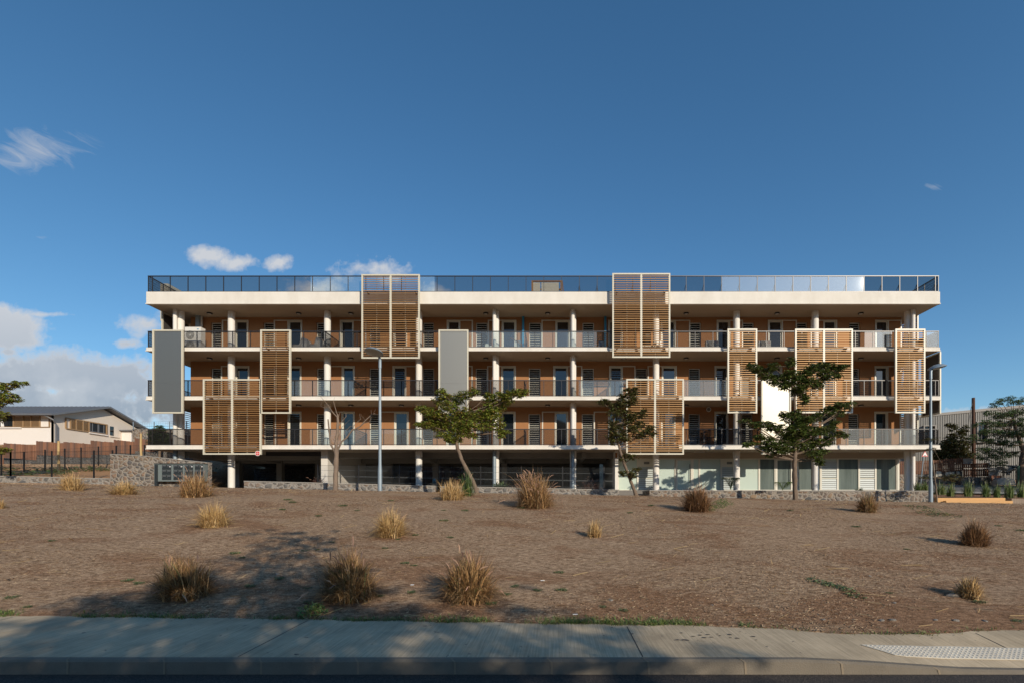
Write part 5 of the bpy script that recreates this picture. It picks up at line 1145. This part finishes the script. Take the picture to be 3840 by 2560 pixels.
q.build('branches', 'bark_pale', bt, smooth=True)
tree('kinked_tree', 'olive leaved tree with a kinked leaning trunk in front of the double slatted screen', 'tree', 26.2,
     [(2392,1858,0,.13),(2380,1838,0,.10),(2366,1805,0,.085),(2358,1780,0,.08),(2340,1735,0,.075),(2326,1690,0,.07),(2315,1650,0,.06),(2303,1590,0,.045),(2298,1535,0,.035)],
     [(2258,1502,18,9),(2275,1508,20,10),(2310,1520,26,14),(2335,1485,26,14),(2360,1465,24,14),(2375,1458,12,8),(2340,1510,30,16),(2372,1500,22,14),(2378,1478,16,14),(2300,1545,24,16),(2340,1550,30,20),(2375,1560,24,16),(2400,1555,20,10),(2412,1540,12,8),(2350,1580,30,16),(2300,1590,24,20),(2318,1615,30,16),(2340,1640,28,14),(2290,1630,22,16),(2370,1610,24,16),(2395,1590,20,12),(2395,1630,22,12),(2420,1620,20,10),(2440,1605,18,12),(2448,1625,12,12),(2350,1705,20,8),(2375,1712,18,10),(2335,1720,12,6),(2340,1770,16,8),(2368,1778,18,14),(2380,1760,14,7),(2395,1755,6,4),(2300,1655,12,10)],
     'leaf_olive', .13, .052, 1.15)
tree('two_tiered_tree', 'tall dark green tree with two spreading tiers in front of the white glaring screen', 'tree', 25.4,
     [(2983,1873,0,.135),(2981,1830,0,.12),(2980,1785,0,.125),(2979,1735,0,.11),(2981,1690,0,.10),(2981,1640,0,.085),(2980,1560,0,.07),(2980,1480,0,.055),(2980,1420,0,.04),(2978,1370,0,.02)],
     [(2822,1370,22,12),(2845,1385,24,12),(2870,1400,26,14),(2895,1372,22,14),(2885,1418,28,12),(2925,1415,28,14),(2940,1435,26,12),(2965,1355,16,18),(2960,1400,22,14),(2985,1425,34,18),(3015,1400,28,16),(3045,1378,26,16),(3080,1370,20,14),(3040,1430,30,16),(3065,1445,18,16),(3095,1400,28,18),(3130,1385,28,12),(3160,1372,18,8),(3110,1370,20,10),(3085,1420,18,10),(2990,1470,22,12),(3015,1485,20,14),(2940,1450,16,8),(2905,1432,18,8),(3020,1500,8,10),(3000,1455,30,12),(3140,1410,14,7),
      (2940,1550,18,8),(2965,1565,34,18),(2985,1545,16,10),(3020,1570,34,14),(3060,1560,30,14),(3100,1545,26,14),(3125,1530,26,14),(3155,1515,24,12),(3185,1515,16,12),(3150,1550,16,12),(2790,1575,22,6),(2830,1590,26,10),(2870,1590,26,12),(2905,1600,30,16),(2940,1620,34,20),(2985,1610,36,26),(3030,1620,36,24),(3080,1615,30,16),(3115,1600,24,10),(3140,1625,26,10),(3160,1632,12,8),(2850,1635,22,10),(2825,1655,24,8),(2805,1665,18,8),(2880,1650,30,16),(2870,1680,26,14),(2920,1670,36,20),(2970,1665,36,26),(3020,1670,40,24),(3070,1660,34,18),(3105,1650,24,14),(2890,1700,18,10),(2930,1690,26,10),(3050,1700,30,16),(3080,1690,24,12),(3065,1722,14,10),(3075,1735,10,8),(3130,1580,16,8),(2960,1640,34,24),(3000,1590,34,18)],
     'leaf_dark', .15, .058, 1.1)
tree('sapling', 'thin leaning sapling with drooping leaf tufts beside the right street lamp', 'young tree', 26.2,
     [(3516,1878,0,.035),(3510,1820,0,.03),(3502,1755,0,.028),(3492,1690,0,.022),(3484,1650,0,.014)],
     [(3490,1645,22,4),(3488,1682,20,4),(3548,1785,18,6),(3575,1780,18,5),(3530,1790,20,5),(3565,1797,14,5),(3470,1788,16,4),(3590,1790,8,5)], 'leaf_olive', .17, .035, .9, 'bark_pale', droop=.3, limb_r=.012)
# tree reaching in from the left edge
tree('edge_tree', 'tree whose green branches reach in at the left edge of the photo', 'tree', 26,
     [(-150,1835,0,.15),(-155,1740,0,.14),(-150,1640,0,.12),(-140,1560,0,.09),(-130,1480,0,.05)],
     [(80,1432,18,7),(55,1440,22,9),(25,1448,26,12),(-10,1455,34,18),(-60,1470,44,24),(45,1480,14,8),(15,1490,28,12),(60,1497,16,6),(20,1500,30,7),(-40,1510,44,20),(8,1548,16,8),(-30,1560,36,16),(-100,1450,50,34),(-100,1530,60,40),(-180,1490,60,50),(15,1680,14,8),(-20,1690,30,16),(-190,1570,50,34)], 'leaf_mid', .14, .055, 1.0)
tree('small_tree', 'small bright green tree behind the left end of the first balcony', 'tree', 37, [(598,1700,0,.09),(600,1660,0,.07),(602,1630,0,.04)],
     [(585,1625,26,20),(610,1630,24,22),(600,1605,14,12),(575,1650,20,14),(620,1650,16,14),(598,1645,30,20)], 'leaf_soft', .14, .05, 1.2)
tree('shrub', 'loose green shrubs behind the brown slatted fence', 'shrub', 40, [(3560,1740,0,.08),(3562,1690,0,.06),(3565,1640,0,.04)],
     [(3525,1690,28,26),(3550,1670,34,26),(3580,1680,36,30),(3610,1665,26,26),(3540,1720,40,20),(3590,1715,40,20),(3565,1640,18,16),(3600,1625,14,16),(3575,1600,10,14),(3615,1610,12,18),(3510,1710,16,20),(3630,1700,18,18),(3560,1590,8,6)], 'leaf_olive', .17, .07, .85)
tree('spreading_tree', 'large feathery dark green tree in front of the grey hall at the right edge', 'tree', 36,
     [(3830,1810,0,.22),(3832,1745,0,.19),(3838,1690,0,.16),(3828,1660,0,.13),(3810,1610,0,.09),(3800,1560,0,.05)],
     [(3738,1510,18,6),(3752,1498,16,7),(3785,1492,22,8),(3800,1508,22,9),(3830,1500,20,12),(3726,1520,8,6),(3710,1545,22,9),(3740,1560,24,12),(3775,1550,30,12),(3815,1545,30,14),(3700,1580,20,9),(3735,1590,30,10),(3775,1585,34,14),(3820,1580,34,16),(3690,1615,24,10),(3725,1620,34,12),(3770,1625,36,14),(3815,1625,34,16),(3700,1650,30,9),(3740,1655,34,12),(3790,1660,34,12),(3690,1680,28,9),(3730,1690,34,16),(3760,1705,24,16),(3710,1715,28,12),(3800,1700,20,10),(3670,1705,18,12),(3850,1600,30,40),(3860,1530,24,20),(3745,1735,30,10),(3650,1640,14,14),(3665,1590,12,8)], 'leaf_soft', .15, .032, .85, droop=.7)
# ---------------------------------------------------------------- grass tussocks
def tussock(px, pb, pt, wpx, matn, label, n=420, plumes=0, lean=0, green=0, group='dry grass tussocks on the bank', name='grass_tussock', y=None, zoff=0, upright=.5, bw=.011, greens='grass_green', split=0):
    if y is None: x, y = gnd(px, pb); z = G(x, y)
    else: x = WX(px, y); z = WZ(pb, y)
    z += zoff; h = (pb-pt)*y/F*.87; w = wpx*y/F/2*1.2; bw *= min(1.2, max(.8, y/15)); n = int(n*(2.0 if y > 14 else 2.9))
    t = thing(name, (x, y, z), label, 'grass tussock', group)
    q = MB(); gq = MB(); pq = MB(); bm2 = MB()
    subs = [(rnd.uniform(0, 6.283), rnd.uniform(.05, .34), rnd.uniform(.62, 1.05), rnd.uniform(.62, .9)) for _ in range(rnd.randint(5, 7))]+[(0, 0, 1.0, 1.0), (0, 0, .85, 1.05)]
    def blade(mb, h, w, wd, tip=None, steps=4, full=False):
        a = rnd.uniform(0, 6.283); th = math.radians(86*rnd.random()**.72) if not full else math.radians(abs(rnd.gauss(0, 30)))
        u_ = rnd.uniform(.5, 1.0)**.7*(1.06 if not full else 1.0); r0 = abs(rnd.gauss(0, .16))*w
        sa_, sr_, sh_, sw_ = rnd.choice(subs); ox, oy = math.cos(sa_)*sr_*w, math.sin(sa_)*sr_*w; w = w*sw_; h = h*sh_*1.08
        if upright > .8: th *= .7
        rag = 1+.10*math.sin(3*a+x)+.08*math.sin(5*a+2*x)
        tipp = Vector((math.cos(a)*math.sin(th)*w*u_*rag, math.sin(a)*math.sin(th)*w*u_*rag, math.cos(th)*h*u_*rag+.01))
        b0 = Vector((math.cos(a)*r0, math.sin(a)*r0, -.02)); rise = b0.lerp(tipp, .5)+Vector((0, 0, (.10+.22*math.sin(th))*h*u_*rnd.uniform(.4, 1.3)))+Vector((rnd.uniform(-.06,.06)*w, rnd.uniform(-.06,.06)*w, 0))
        tipp += Vector((lean*w*.8, 0, 0))+Vector((rnd.uniform(-.25,.25)*w, rnd.uniform(-.25,.25)*w, rnd.uniform(-.12,.05)*h)); s = Vector((-math.sin(a)+rnd.uniform(-.8,.8), math.cos(a)+rnd.uniform(-.8,.8), rnd.uniform(-.2,.2))).normalized()
        n0 = len(mb.v); pts = []; base_ = Vector((x+ox, y+oy, z-.01))
        for k in range(steps+1):
            f = k/steps; pp = base_+b0*(1-f)**2+rise*(2*f*(1-f))+tipp*f*f; pts.append(pp); ww = wd*(1-f**2.6)*.5+.0012
            mb.v += [tuple(pp-s*ww), tuple(pp+s*ww)]
        for k in range(steps): c = n0+k*2; mb.f.append((c, c+1, c+3, c+2))
        return pts
    for i in range(n): blade(q, h, w, bw*rnd.uniform(.6, 1.5))
    for i in range(int(n*.2)): blade(q, h*.4, w*1.1, bw)
    q.build('blades', matn, t)
    for i in range(green): blade(gq, h*1.02, w*.9, bw)
    if gq.v: gq.build('green_blades', greens, t)
    for i in range(plumes):
        pts = blade(bm2, h*rnd.uniform(.98, 1.15), w*1.3, .004, steps=6, full=True)
        a, b = pts[-2], pts[-1]; d_ = (b-a).normalized(); e = b+d_*.10*rnd.uniform(.6, 1.3)+Vector((0,0,-.035)); pq.tube([a, a.lerp(b, .5), b, b.lerp(e, .6), e], [.002, .007, .009, .007, .002], 4, jit=.25)
    if plumes: bm2.build('stems', matn, t)['kind'] = 'stuff'; pq.build('plumes', 'plume', t)['kind'] = 'stuff'
    return t
tussock(268,1836,1752,110,'straw_gold','straw coloured grass tussock below the fence at the far left of the bank',300,8)
tussock(466,1852,1785,115,'straw_gold','flattened straw tussock at the foot of the tall stone wall',380,0,green=30)
tussock(745,1862,1757,140,'straw_brown','large brown green tussock in front of the letterboxes',600,45)
tussock(800,1972,1866,160,'straw_gold','pale golden tussock alone on the upper left bank',420,0)
tussock(690,2236,2062,240,'straw_brown','broad mixed straw tussock at the lower left of the bank',900,14,green=40)
tussock(1465,2010,1895,160,'straw_gold','golden tussock on the bank below the central street lamp',520,6,green=25)
tussock(1318,2242,2050,240,'straw_brown','big dark brown tussock in the middle of the lower bank, left of its twin',1100,34,green=30,lean=-.12)
tussock(1760,2246,2062,240,'straw_brown','big brown tussock on the lower bank, the right one of the large pair',1000,30,green=60)
tussock(1700,1872,1778,125,'straw_gold','golden tussock at the base of the leaning green tree',450,4,green=0)
tussock(1752,1858,1730,80,'leaf_soft','tall thin green rushes between the golden tussock and the leaning trunk',150,3,name='green_rushes',group='green rush clumps')
tussock(2000,1903,1752,190,'straw_brown','tallest tussock, covered in arching pink plumes, right of the leaning tree',900,130,lean=-.1)
tussock(2230,2010,1930,75,'straw_gold','smallest golden tussock alone in the middle of the bank',150,0)
tussock(2618,1915,1790,140,'straw_dark','dense dark brown tussock in front of the mint shop windows',850,20)
tussock(3252,1918,1838,100,'straw_brown','two lobed brown tussock against the low wall in front of the shops',420,0,green=50)
tussock(3655,2046,1932,115,'straw_dark','round rust brown tussock on the right side of the bank',800,0)
tussock(3630,2236,2152,115,'straw_gold','wispy straw tussock beside a flat stone at the lower right',260,0)
tussock(-4,1905,1862,60,'straw_gold','tussock cut by the left edge of the photo',160,0)
tussock(2210,1834,1788,100,'purple_grass','dark purple plumed grass behind the low wall of the car deck',200,30,y=28.9,name='purple_fountain_grass',group='purple fountain grasses behind the wall')
tussock(1192,1808,1785,70,'purple_grass','small purple plumed grass on the wall left of the bare tree',60,10,y=28.9,name='purple_fountain_grass',group='purple fountain grasses behind the wall')
# green bed clumps at the right
for px, pb, pt, w, lb in ((3445,1842,1790,50,'green grass clump between the last column and the lamp pole'),(3470,1842,1795,40,'green grass clump just left of the right lamp pole'),(3525,1852,1790,50,'green grass clump just right of the leaning sapling'),(3567,1858,1790,55,'green grass clump under the meter boxes'),(3634,1858,1790,55,'green grass clump under the slatted gate leaf'),(3695,1860,1795,50,'green grass clump left of the torn netting'),(3740,1862,1800,40,'thin green grass clump under the white concrete lump'),(3785,1864,1782,60,'tall green grass clump in front of the torn netting'),(3835,1862,1790,50,'green grass clump at the right edge by the green gate')):
    tussock(px,pb,pt,w,'grass_green',lb,70,0,y=29.6,upright=.9,name='bed_grass',group='green grass clumps in the planting bed',bw=.016)
# palms and strap-leaved plants behind the low wall
def palm(px, pb, y, span, h, label, fr=9, lf=26, matn='leaf_soft', ll=.28):
    x = WX(px, y); z = WZ(pb, y); t = thing('small_palm', (x, y, z), label, 'palm', 'small palms behind the low wall'); q = MB(); st = MB()
    for i in range(fr):
        a = rnd.uniform(0, 6.283); dr = Vector((math.cos(a), math.sin(a)*.6, 0)); L = span*rnd.uniform(.6, 1.1); pts = []
        for k in range(9): f = k/8; pts.append(Vector((x, y, z))+dr*(L*f)+Vector((0, 0, h*(1.6*f-1.05*f*f)*rnd.uniform(.97, 1.03))))
        st.tube(pts, [.012*(1-k/10) for k in range(9)], 5)
        for k in range(lf):
            f = .18+.82*k/lf; i0 = min(7, int(f*8)); p_ = pts[i0].lerp(pts[i0+1], f*8-i0); s = 1 if k % 2 else -1; sd = Vector((-dr.y, dr.x, 0)).normalized()*s
            leafmesh(q, p_, sd+dr*.6+Vector((0,0,.1)), ll*math.sin(3.1*min(1, f*.9+.1))+.06, .018, .5)
    st.build('stems', 'leaf_soft', t); q.build('fronds', matn, t)
palm(2740,1834,29.0,.7,1.15,'feathery green palm beside the column right of the dark brown tussock',14,34)
palm(2935,1836,29.2,.62,.8,'small green palm in front of the clear shop door left of the two tiered tree',9,30)
tussock(1878,1826,1794,80,'weed_green','bright green strap leaved plant beside the twin pipes of the car deck',90,0,y=28.9,name='strap_leaf_plant',group='green plants behind the wall',bw=.04)
tussock(3225,1840,1815,34,'weed_green','small leafy green weed growing on top of the wall in front of the shops',40,0,y=28.9,name='strap_leaf_plant',group='green plants behind the wall',bw=.02)
t = thing('drum', (WX(1629, 29), 29, E+.8), 'small blue-green drum behind the wall beside a car deck pillar', 'drum'); MB().lathe([(.08,0),(.11,.05),(.115,.2),(.10,.28),(.04,.3)], (WX(1629, 29), 29, WZ(1812, 29)), 16).build('drum', 'blue_drum', t, smooth=True)
# ---------------------------------------------------------------- weeds on the bank
def weed_mesh(r, n, seed, flat=.5, L=.05, matn='weed_green'):
    q = MB()
    for i in range(n):
        a = rnd.uniform(0, 6.283); d = r*math.sqrt(rnd.random()); p_ = Vector((math.cos(a)*d, math.sin(a)*d, rnd.uniform(0, .05)+.01)); b_ = rnd.uniform(0, 6.283)
        leafmesh(q, p_, (math.cos(b_), math.sin(b_), rnd.uniform(.1, flat*1.6)), L*rnd.uniform(.6, 1.3), L*.4, .1)
    return q
W = [(1079,1874),(1097,1884),(1061,1911),(1286,1897),(1340,1914),(1195,1935),(1466,1877),(1663,1913),(1665,1953),(1743,1915),(1557,2007),(1493,2023),(1689,2016),(1247,2033),(1143,2065),(1190,2061),(1443,2056),(1553,2121),(1050,2171),(1154,2207),(1425,2235),(1544,2223),(1151,2259),(1956,1905),(2442,1896),(2362,1923),(2106,2215),(1933,2200),(2016,2215),(2261,2277),(2096,2148),(2963,1915),(3335,2225),(3673,2259),(3826,1990),(3743,1972),(44,2243),(103,2277),(480,2179),(522,2189),(194,2029),(910,2091),(1520,2112),(880,2075),(940,2200),(1900,2230),(2340,2290),(3210,1975),(3400,2060),(1840,2265),(3812,2330)]
LM = [(268,1836,'straw tussock below the left fence'),(466,1852,'flattened straw tussock by the tall wall'),(745,1862,'tussock in front of the letterboxes'),(800,1972,'pale golden tussock'),(690,2236,'broad mixed tussock at the lower left'),(1465,2010,'golden tussock below the central lamp'),(1318,2242,'left one of the big brown tussocks'),(1760,2246,'right one of the big brown tussocks'),(1700,1872,'tussock at the leaning tree'),(2000,1903,'tallest plumed tussock'),(2230,2010,'smallest golden tussock'),(2618,1915,'dense dark brown tussock'),(3252,1918,'two lobed tussock'),(3655,2046,'round rust brown tussock'),(3630,2236,'wispy straw tussock'),(1258,1838,'bare tree'),(2390,1858,'kinked tree'),(2983,1873,'two tiered tree'),(3130,2205,'creeping vine'),(2425,2345,'pavement joint')]
USED = {}
def where_label(kind, px, py):
    c = sorted(LM, key=lambda l: (l[0]-px)**2+((l[1]-py)*1.6)**2)[0]; dx_ = px-c[0]; dy_ = (py-c[1])*1.6
    d_ = ('right of' if dx_ > 0 else 'left of') if abs(dx_) > abs(dy_) else ('below' if dy_ > 0 else 'above'); k_ = (kind, d_, c[2]); USED.setdefault(k_, []).append(math.hypot(dx_, dy_)); n_ = len(USED[k_])
    return '%s%s %s the %s' % (['', 'second ', 'third ', 'fourth ', 'fifth ', 'sixth '][n_-1], kind, d_, c[2]) if n_ > 1 else '%s just %s the %s' % (kind, d_, c[2])
def near_sort(P_): return sorted(P_, key=lambda p_: min((l[0]-p_[0])**2+((l[1]-p_[1])*1.6)**2 for l in LM))
protos = []
for k in range(3):
    o = weed_mesh(.13, 110, k).build('weed', 'weed_green', None); tag(o, 'small grey green weed sprig growing flat on the bare bank', 'weed', 'weed sprigs on the bank'); protos.append(o)
for i, (px, py) in enumerate(near_sort(W)):
    o = protos[i] if i < 3 else copy_tree(protos[i % 3]); x, y = gnd(px, py); s = rnd.uniform(.45, .85)*(y/14 if y > 10 else .75)
    o.location = (x, y, G(x, y)); o.scale = (s*1.3, s, s); o.rotation_euler.z = rnd.uniform(0, 6.28); o['label'] = where_label('grey green weed sprig', px, py)
def leafy(pts, name, label, n, r, L, matn='weed_green', hgt=.15, cat='plant'):
    q = MB()
    for px, py in pts:
        x, y = gnd(px, py)
        for i in range(n):
            a = rnd.uniform(0, 6.283); d = r*math.sqrt(rnd.random()); xx = x+math.cos(a)*d; yy = y+math.sin(a)*d; b_ = rnd.uniform(0, 6.283)
            leafmesh(q, (xx, yy, G(xx, yy)+rnd.uniform(0, hgt)*(1-d/r*.6)), (math.cos(b_), math.sin(b_), rnd.uniform(0, .8)), L*rnd.uniform(.6, 1.3), L*.45, .2)
    x, y = gnd(*pts[len(pts)//2]); o = q.build(name, matn, None, loc=(x, y, G(x, y))); return tag(o, label, cat)
leafy([(3055,2176),(3080,2185),(3100,2192),(3125,2198),(3150,2205),(3175,2212),(3195,2225),(3212,2238)], 'creeping_vine', 'green creeping vine trailing across the lower right bank', 30, .12, .06, 'weed_green', .06)
leafy([(3440,1900),(3470,1912),(3500,1925),(3540,1934)], 'ground_shrub', 'low spreading dark green shrub below the timber edging', 110, .5, .07, 'leaf_soft', .12)
leafy([(2655,1912),(2690,1900),(2715,1890)], 'fern_shrub', 'feathery green shrub at the right foot of the dark brown tussock', 200, .34, .07, 'grass_green', .3)
leafy([(1170,2303)], 'leafy_weed', 'leafy green weed at the pavement edge in the shade', 260, .2, .06, 'grass_green', .2)
leafy([(470,1835),(510,1842)], 'creeper', 'thin green creeper beside the flattened straw tussock', 60, .35, .06, 'weed_green', .3)
leafy([(3330,1865),(3350,1850)], 'creeper', 'small green creeper climbing the low wall near the right lamp', 40, .25, .06, 'weed_green', .4)
# ground cover in the left garden
q = MB()
for i in range(2600):
    x = rnd.uniform(-46, -25.6); y = rnd.uniform(28.8, 37.2)
    if math.sin(x*.9+y*.4)+math.sin(y*1.3-x*.35)+(1.1 if y > 34.5 else 0) < .55: continue
    for j in range(3): b_ = rnd.uniform(0, 6.283); leafmesh(q, (x+rnd.uniform(-.2,.2), y+rnd.uniform(-.2,.2), G(x, y)+rnd.uniform(.03,.34)), (math.cos(b_), math.sin(b_), rnd.uniform(0,.8)), .22, .12, .3)
tag(q.build('ground_cover', 'grass_green'), 'green ground cover plants in the mulch garden behind the left fence', 'ground cover', kind='stuff')
# grass along the back edge of the pavement
q = MB()
for i in range(12000):
    x = rnd.uniform(-9, 6.2); px = CX+x*F/yb(x); d = math.sin(x*1.9)+math.sin(x*4.7+1)*.7+math.sin(x*11)*.4
    k = 1.0 if 1560 < px < 2850 else (.35 if px < 1560 else .12)
    if px < 200: k = .8
    if rnd.random() > k*(.45+.35*d): continue
    y = yb(x)+.02+abs(rnd.gauss(0, .10 if k > .5 else .06)); z = G(x, y) if y > yb(x) else .16
    for j in range(2):
        a = rnd.uniform(0, 6.283); leafmesh(q, (x, y, max(z, .15)), (math.cos(a)*.8, math.sin(a)*.8, rnd.uniform(.3, 1.2)), rnd.uniform(.035, .10), .011, .15)
tag(q.build('verge_grass', 'grass_green'), 'short green grass fringe along the back edge of the pavement', 'grass', kind='stuff')
# straw and leaf litter on the bank
def litter(n, ylo, yhi, lmin, lmax, seed, name, matn, wfac=.16, power=1.0, label=''):
    rg = np.random.RandomState(seed); V = []; Fc = []
    for i in range(n):
        y = ylo+(yhi-ylo)*rg.rand()**power; x = rg.uniform(-1.17, .98)*y
        if y < yb(x)+.03: continue
        if n > 50000 and rg.rand() > .62+.55*(math.sin(x*.8+1.7*math.sin(y*.5))+math.sin(y*.9-x*.45+2)): continue
        z = G(x, y)+.006; L = rg.uniform(lmin, lmax)*(1+(y-7)*.03); a = rg.rand()*6.283; ti = rg.uniform(-.35, .45); ca, sa = math.cos(a), math.sin(a); w = L*wfac*rg.uniform(.6, 1.4)
        b = len(V); V += [(x, y, z), (x+ca*L-sa*0, y+sa*L, z+abs(ti)*L*.6), (x+ca*L-sa*w, y+sa*L+ca*w, z+abs(ti)*L*.6+w*.5), (x-sa*w, y+ca*w, z+w*.5)]; Fc.append((b, b+1, b+2, b+3))
    q = MB(); q.v = V; q.f = Fc; return tag(q.build(name, matn), label, 'litter', kind='stuff')
litter(170000, 6.0, 26, .012, .042, 3, 'leaf_litter', 'litter', .2, 1.35, 'dry grey brown leaf and straw litter strewn over the bank')
litter(1300, 6.2, 24, .10, .34, 5, 'straw_stalks', 'straw_gold', .03, 1.2, 'long pale straw stalks lying on the bank')
# stones
rm = MB(); k = 8
def rock_mesh(seed):
    q = MB(); rr = random.Random(seed); ring = []
    for zz, s in ((0, 1.0), (.35, 1.05), (.62, .7)):
        for j in range(k): a = 6.283*j/k; q.v.append((math.cos(a)*s*rr.uniform(.75, 1.15), math.sin(a)*s*.8*rr.uniform(.75, 1.15), zz*rr.uniform(.8, 1.15)-.1))
    for i in range(2):
        for j in range(k): a = i*k+j; b = i*k+(j+1) % k; q.f.append((a, b, b+k, a+k))
    q.f.append(tuple(2*k+j for j in range(k))); return q
o = rock_mesh(1).build('stone', 'rock'); tag(o, 'flat pale stone beside the wispy straw tussock', 'stone'); x, y = gnd(3583, 2236); o.location = (x, y, G(x, y)); o.scale = (.13, .08, .09)
ps = []
for i, (px, py) in enumerate(near_sort([(3088,2346),(3306,2345),(3347,2350),(3508,2340),(3585,2348),(3694,2356),(3262,2160),(2670,2268),(3355,2260),(2290,2250),(1040,2153)])):
    o = rock_mesh(9).build('pebble', 'rock') if not ps else copy_tree(ps[0]); ps.append(o); x, y = gnd(px, py); s = rnd.uniform(.02, .045); o.location = (x, y, G(x, y)); o.scale = (s, s, s); o.rotation_euler.z = rnd.uniform(0, 6); tag(o, where_label('small dark loose pebble', px, py), 'pebble', 'loose pebbles on the lower bank')
# scraps of white litter
for px, py, lb in ((1546,2196,'small round white scrap between the two big tussocks'),(2157,2306,'thin white stick near the pavement edge'),(2035,2179,'tiny white crumb on the middle of the bank')):
    x, y = gnd(px, py); o = MB().box(-.035, .035, -.012, .012, 0, .008).build('scrap', 'white_paint'); o.location = (x, y, G(x, y)+.012); tag(o, lb, 'litter scrap'); 
    if px == 1546: o.scale = (.7, 2, 1)
# ---------------------------------------------------------------- trees behind the viewpoint that shade the pavement
def shade_tree(label, targets, seed, dens, base):
    rg = random.Random(seed); s = SUN/ SUN.y*-1
    t = thing('shade_tree', base, label, 'tree', 'broad trees across the road'); cr = MB(); tr = MB(); cs = []
    for px, py, rad in targets:
        y = F*1.6/(py-HY); x = WX(px, y); k = rg.uniform(11.5, 13.5); c = Vector((x, y, .15))+s*k; cs.append((c, rad))
    top = Vector((base[0], base[1], min(c.z for c, _ in cs)-1.2)); tr.tube([Vector(base), Vector(base).lerp(top, .5)+Vector((.1,0,0)), top], [.3, .24, .2], 10)
    for c, rad in cs:
        tr.tube([top, top.lerp(c, .5)+Vector((0,0,-.2)), c], [.09, .05, .02], 6)
        n = int(dens*38*rad*rad)
        for i in range(n):
            q = Vector((rg.gauss(0,.5), rg.gauss(0,.5), rg.gauss(0,.35))); w = c+q*rad; a0 = rg.uniform(0, 6.28)
            for j in range(6): a = a0+j*1.05; leafmesh(cr, w, (math.cos(a), math.sin(a), rg.uniform(-.3,.5)), .22, .085, .4)
    tr.build('trunk', 'bark', t); cr.build('crown', 'leaf_dark', t)
T1 = [(px, py, 1.15) for px, py in [(60,2560),(300,2545),(560,2555),(850,2560),(1150,2550),(1450,2560),(1700,2560),(760,2440),(1300,2510),(1900,2540),(2100,2570)]]
T1 += [(px, py, .8) for px, py in [(640,2330),(830,2300),(1000,2270),(1160,2240),(1330,2290),(1500,2300),(1010,2150),(900,2180),(560,2280),(1750,2420),(1900,2330),(2150,2370),(380,2300),(1050,2100),(2300,2440),(2500,2480),(1080,2230),(1150,2300),(950,2290),(420,2330),(1240,2330),(820,2230),(200,2480),(1000,2420),(620,2250),(760,2280),(900,2250),(1100,2180),(1250,2240),(1400,2290),(350,2290),(1000,2215),(1120,2120),(480,2270)]]
shade_tree('broad leafy tree across the road whose crown throws dappled shade on the pavement', T1, 4, 1.0, (3.8, -8.0, -.1))
tg = random.Random(8); st_t = thing('shade_tree', (35.5, 31, E+.3), 'leafy tree just beyond the right edge of the photo shading the brown fence', 'tree', 'broad trees across the road')
cr = MB(); tr = MB(); tr.tube([(35.5, 31, E+.1), (35.3, 31, E+2.5), (35.2, 31, E+4.5)], [.2, .17, .12], 10)
for cx_, cy_, cz_ in ((33.6,30.2,4.6),(34.6,31.4,5.6),(35.6,30.4,6.6),(36.6,31.6,5.4),(37.4,30.6,4.4),(34.9,30.6,4.2),(36.2,30.9,7.2),(33.4,31.4,3.6),(38.2,31.6,6.0),(35.2,32,3.4)):
    tr.tube([(35.2, 31, E+3.2), (cx_, cy_, E+cz_)], [.07, .02], 6)
    for i in range(150):
        w = Vector((cx_+tg.gauss(0,.55), cy_+tg.gauss(0,.5), E+cz_+tg.gauss(0,.5))); a0 = tg.uniform(0, 6.28)
        for j in range(6): a = a0+j*1.05; leafmesh(cr, w, (math.cos(a), math.sin(a), tg.uniform(-.3,.5)), .22, .085, .4)
tr.build('trunk', 'bark', st_t); cr.build('crown', 'leaf_dark', st_t)
T2 = [(px, py, 1.3) for px, py in [(2100,2900),(1000,3300),(2400,3400),(-900,2900),(-1500,2600),(-900,2500),(-1400,3100),(-1000,3600),(0,3300),(1900,3700),(-2200,3300),(-250,2560),(-500,2500),(150,2700),(500,2800),(900,2850),(1400,2850),(-100,2800),(1900,2900),(2500,2950),(3000,3000)]]  # crown spread past its own shadow, foliage added to block skylight over the pavement
shade_tree('second leafy tree across the road shading the left of the carriageway', T2, 5, 1.3, (7.0, -10.5, -.1))
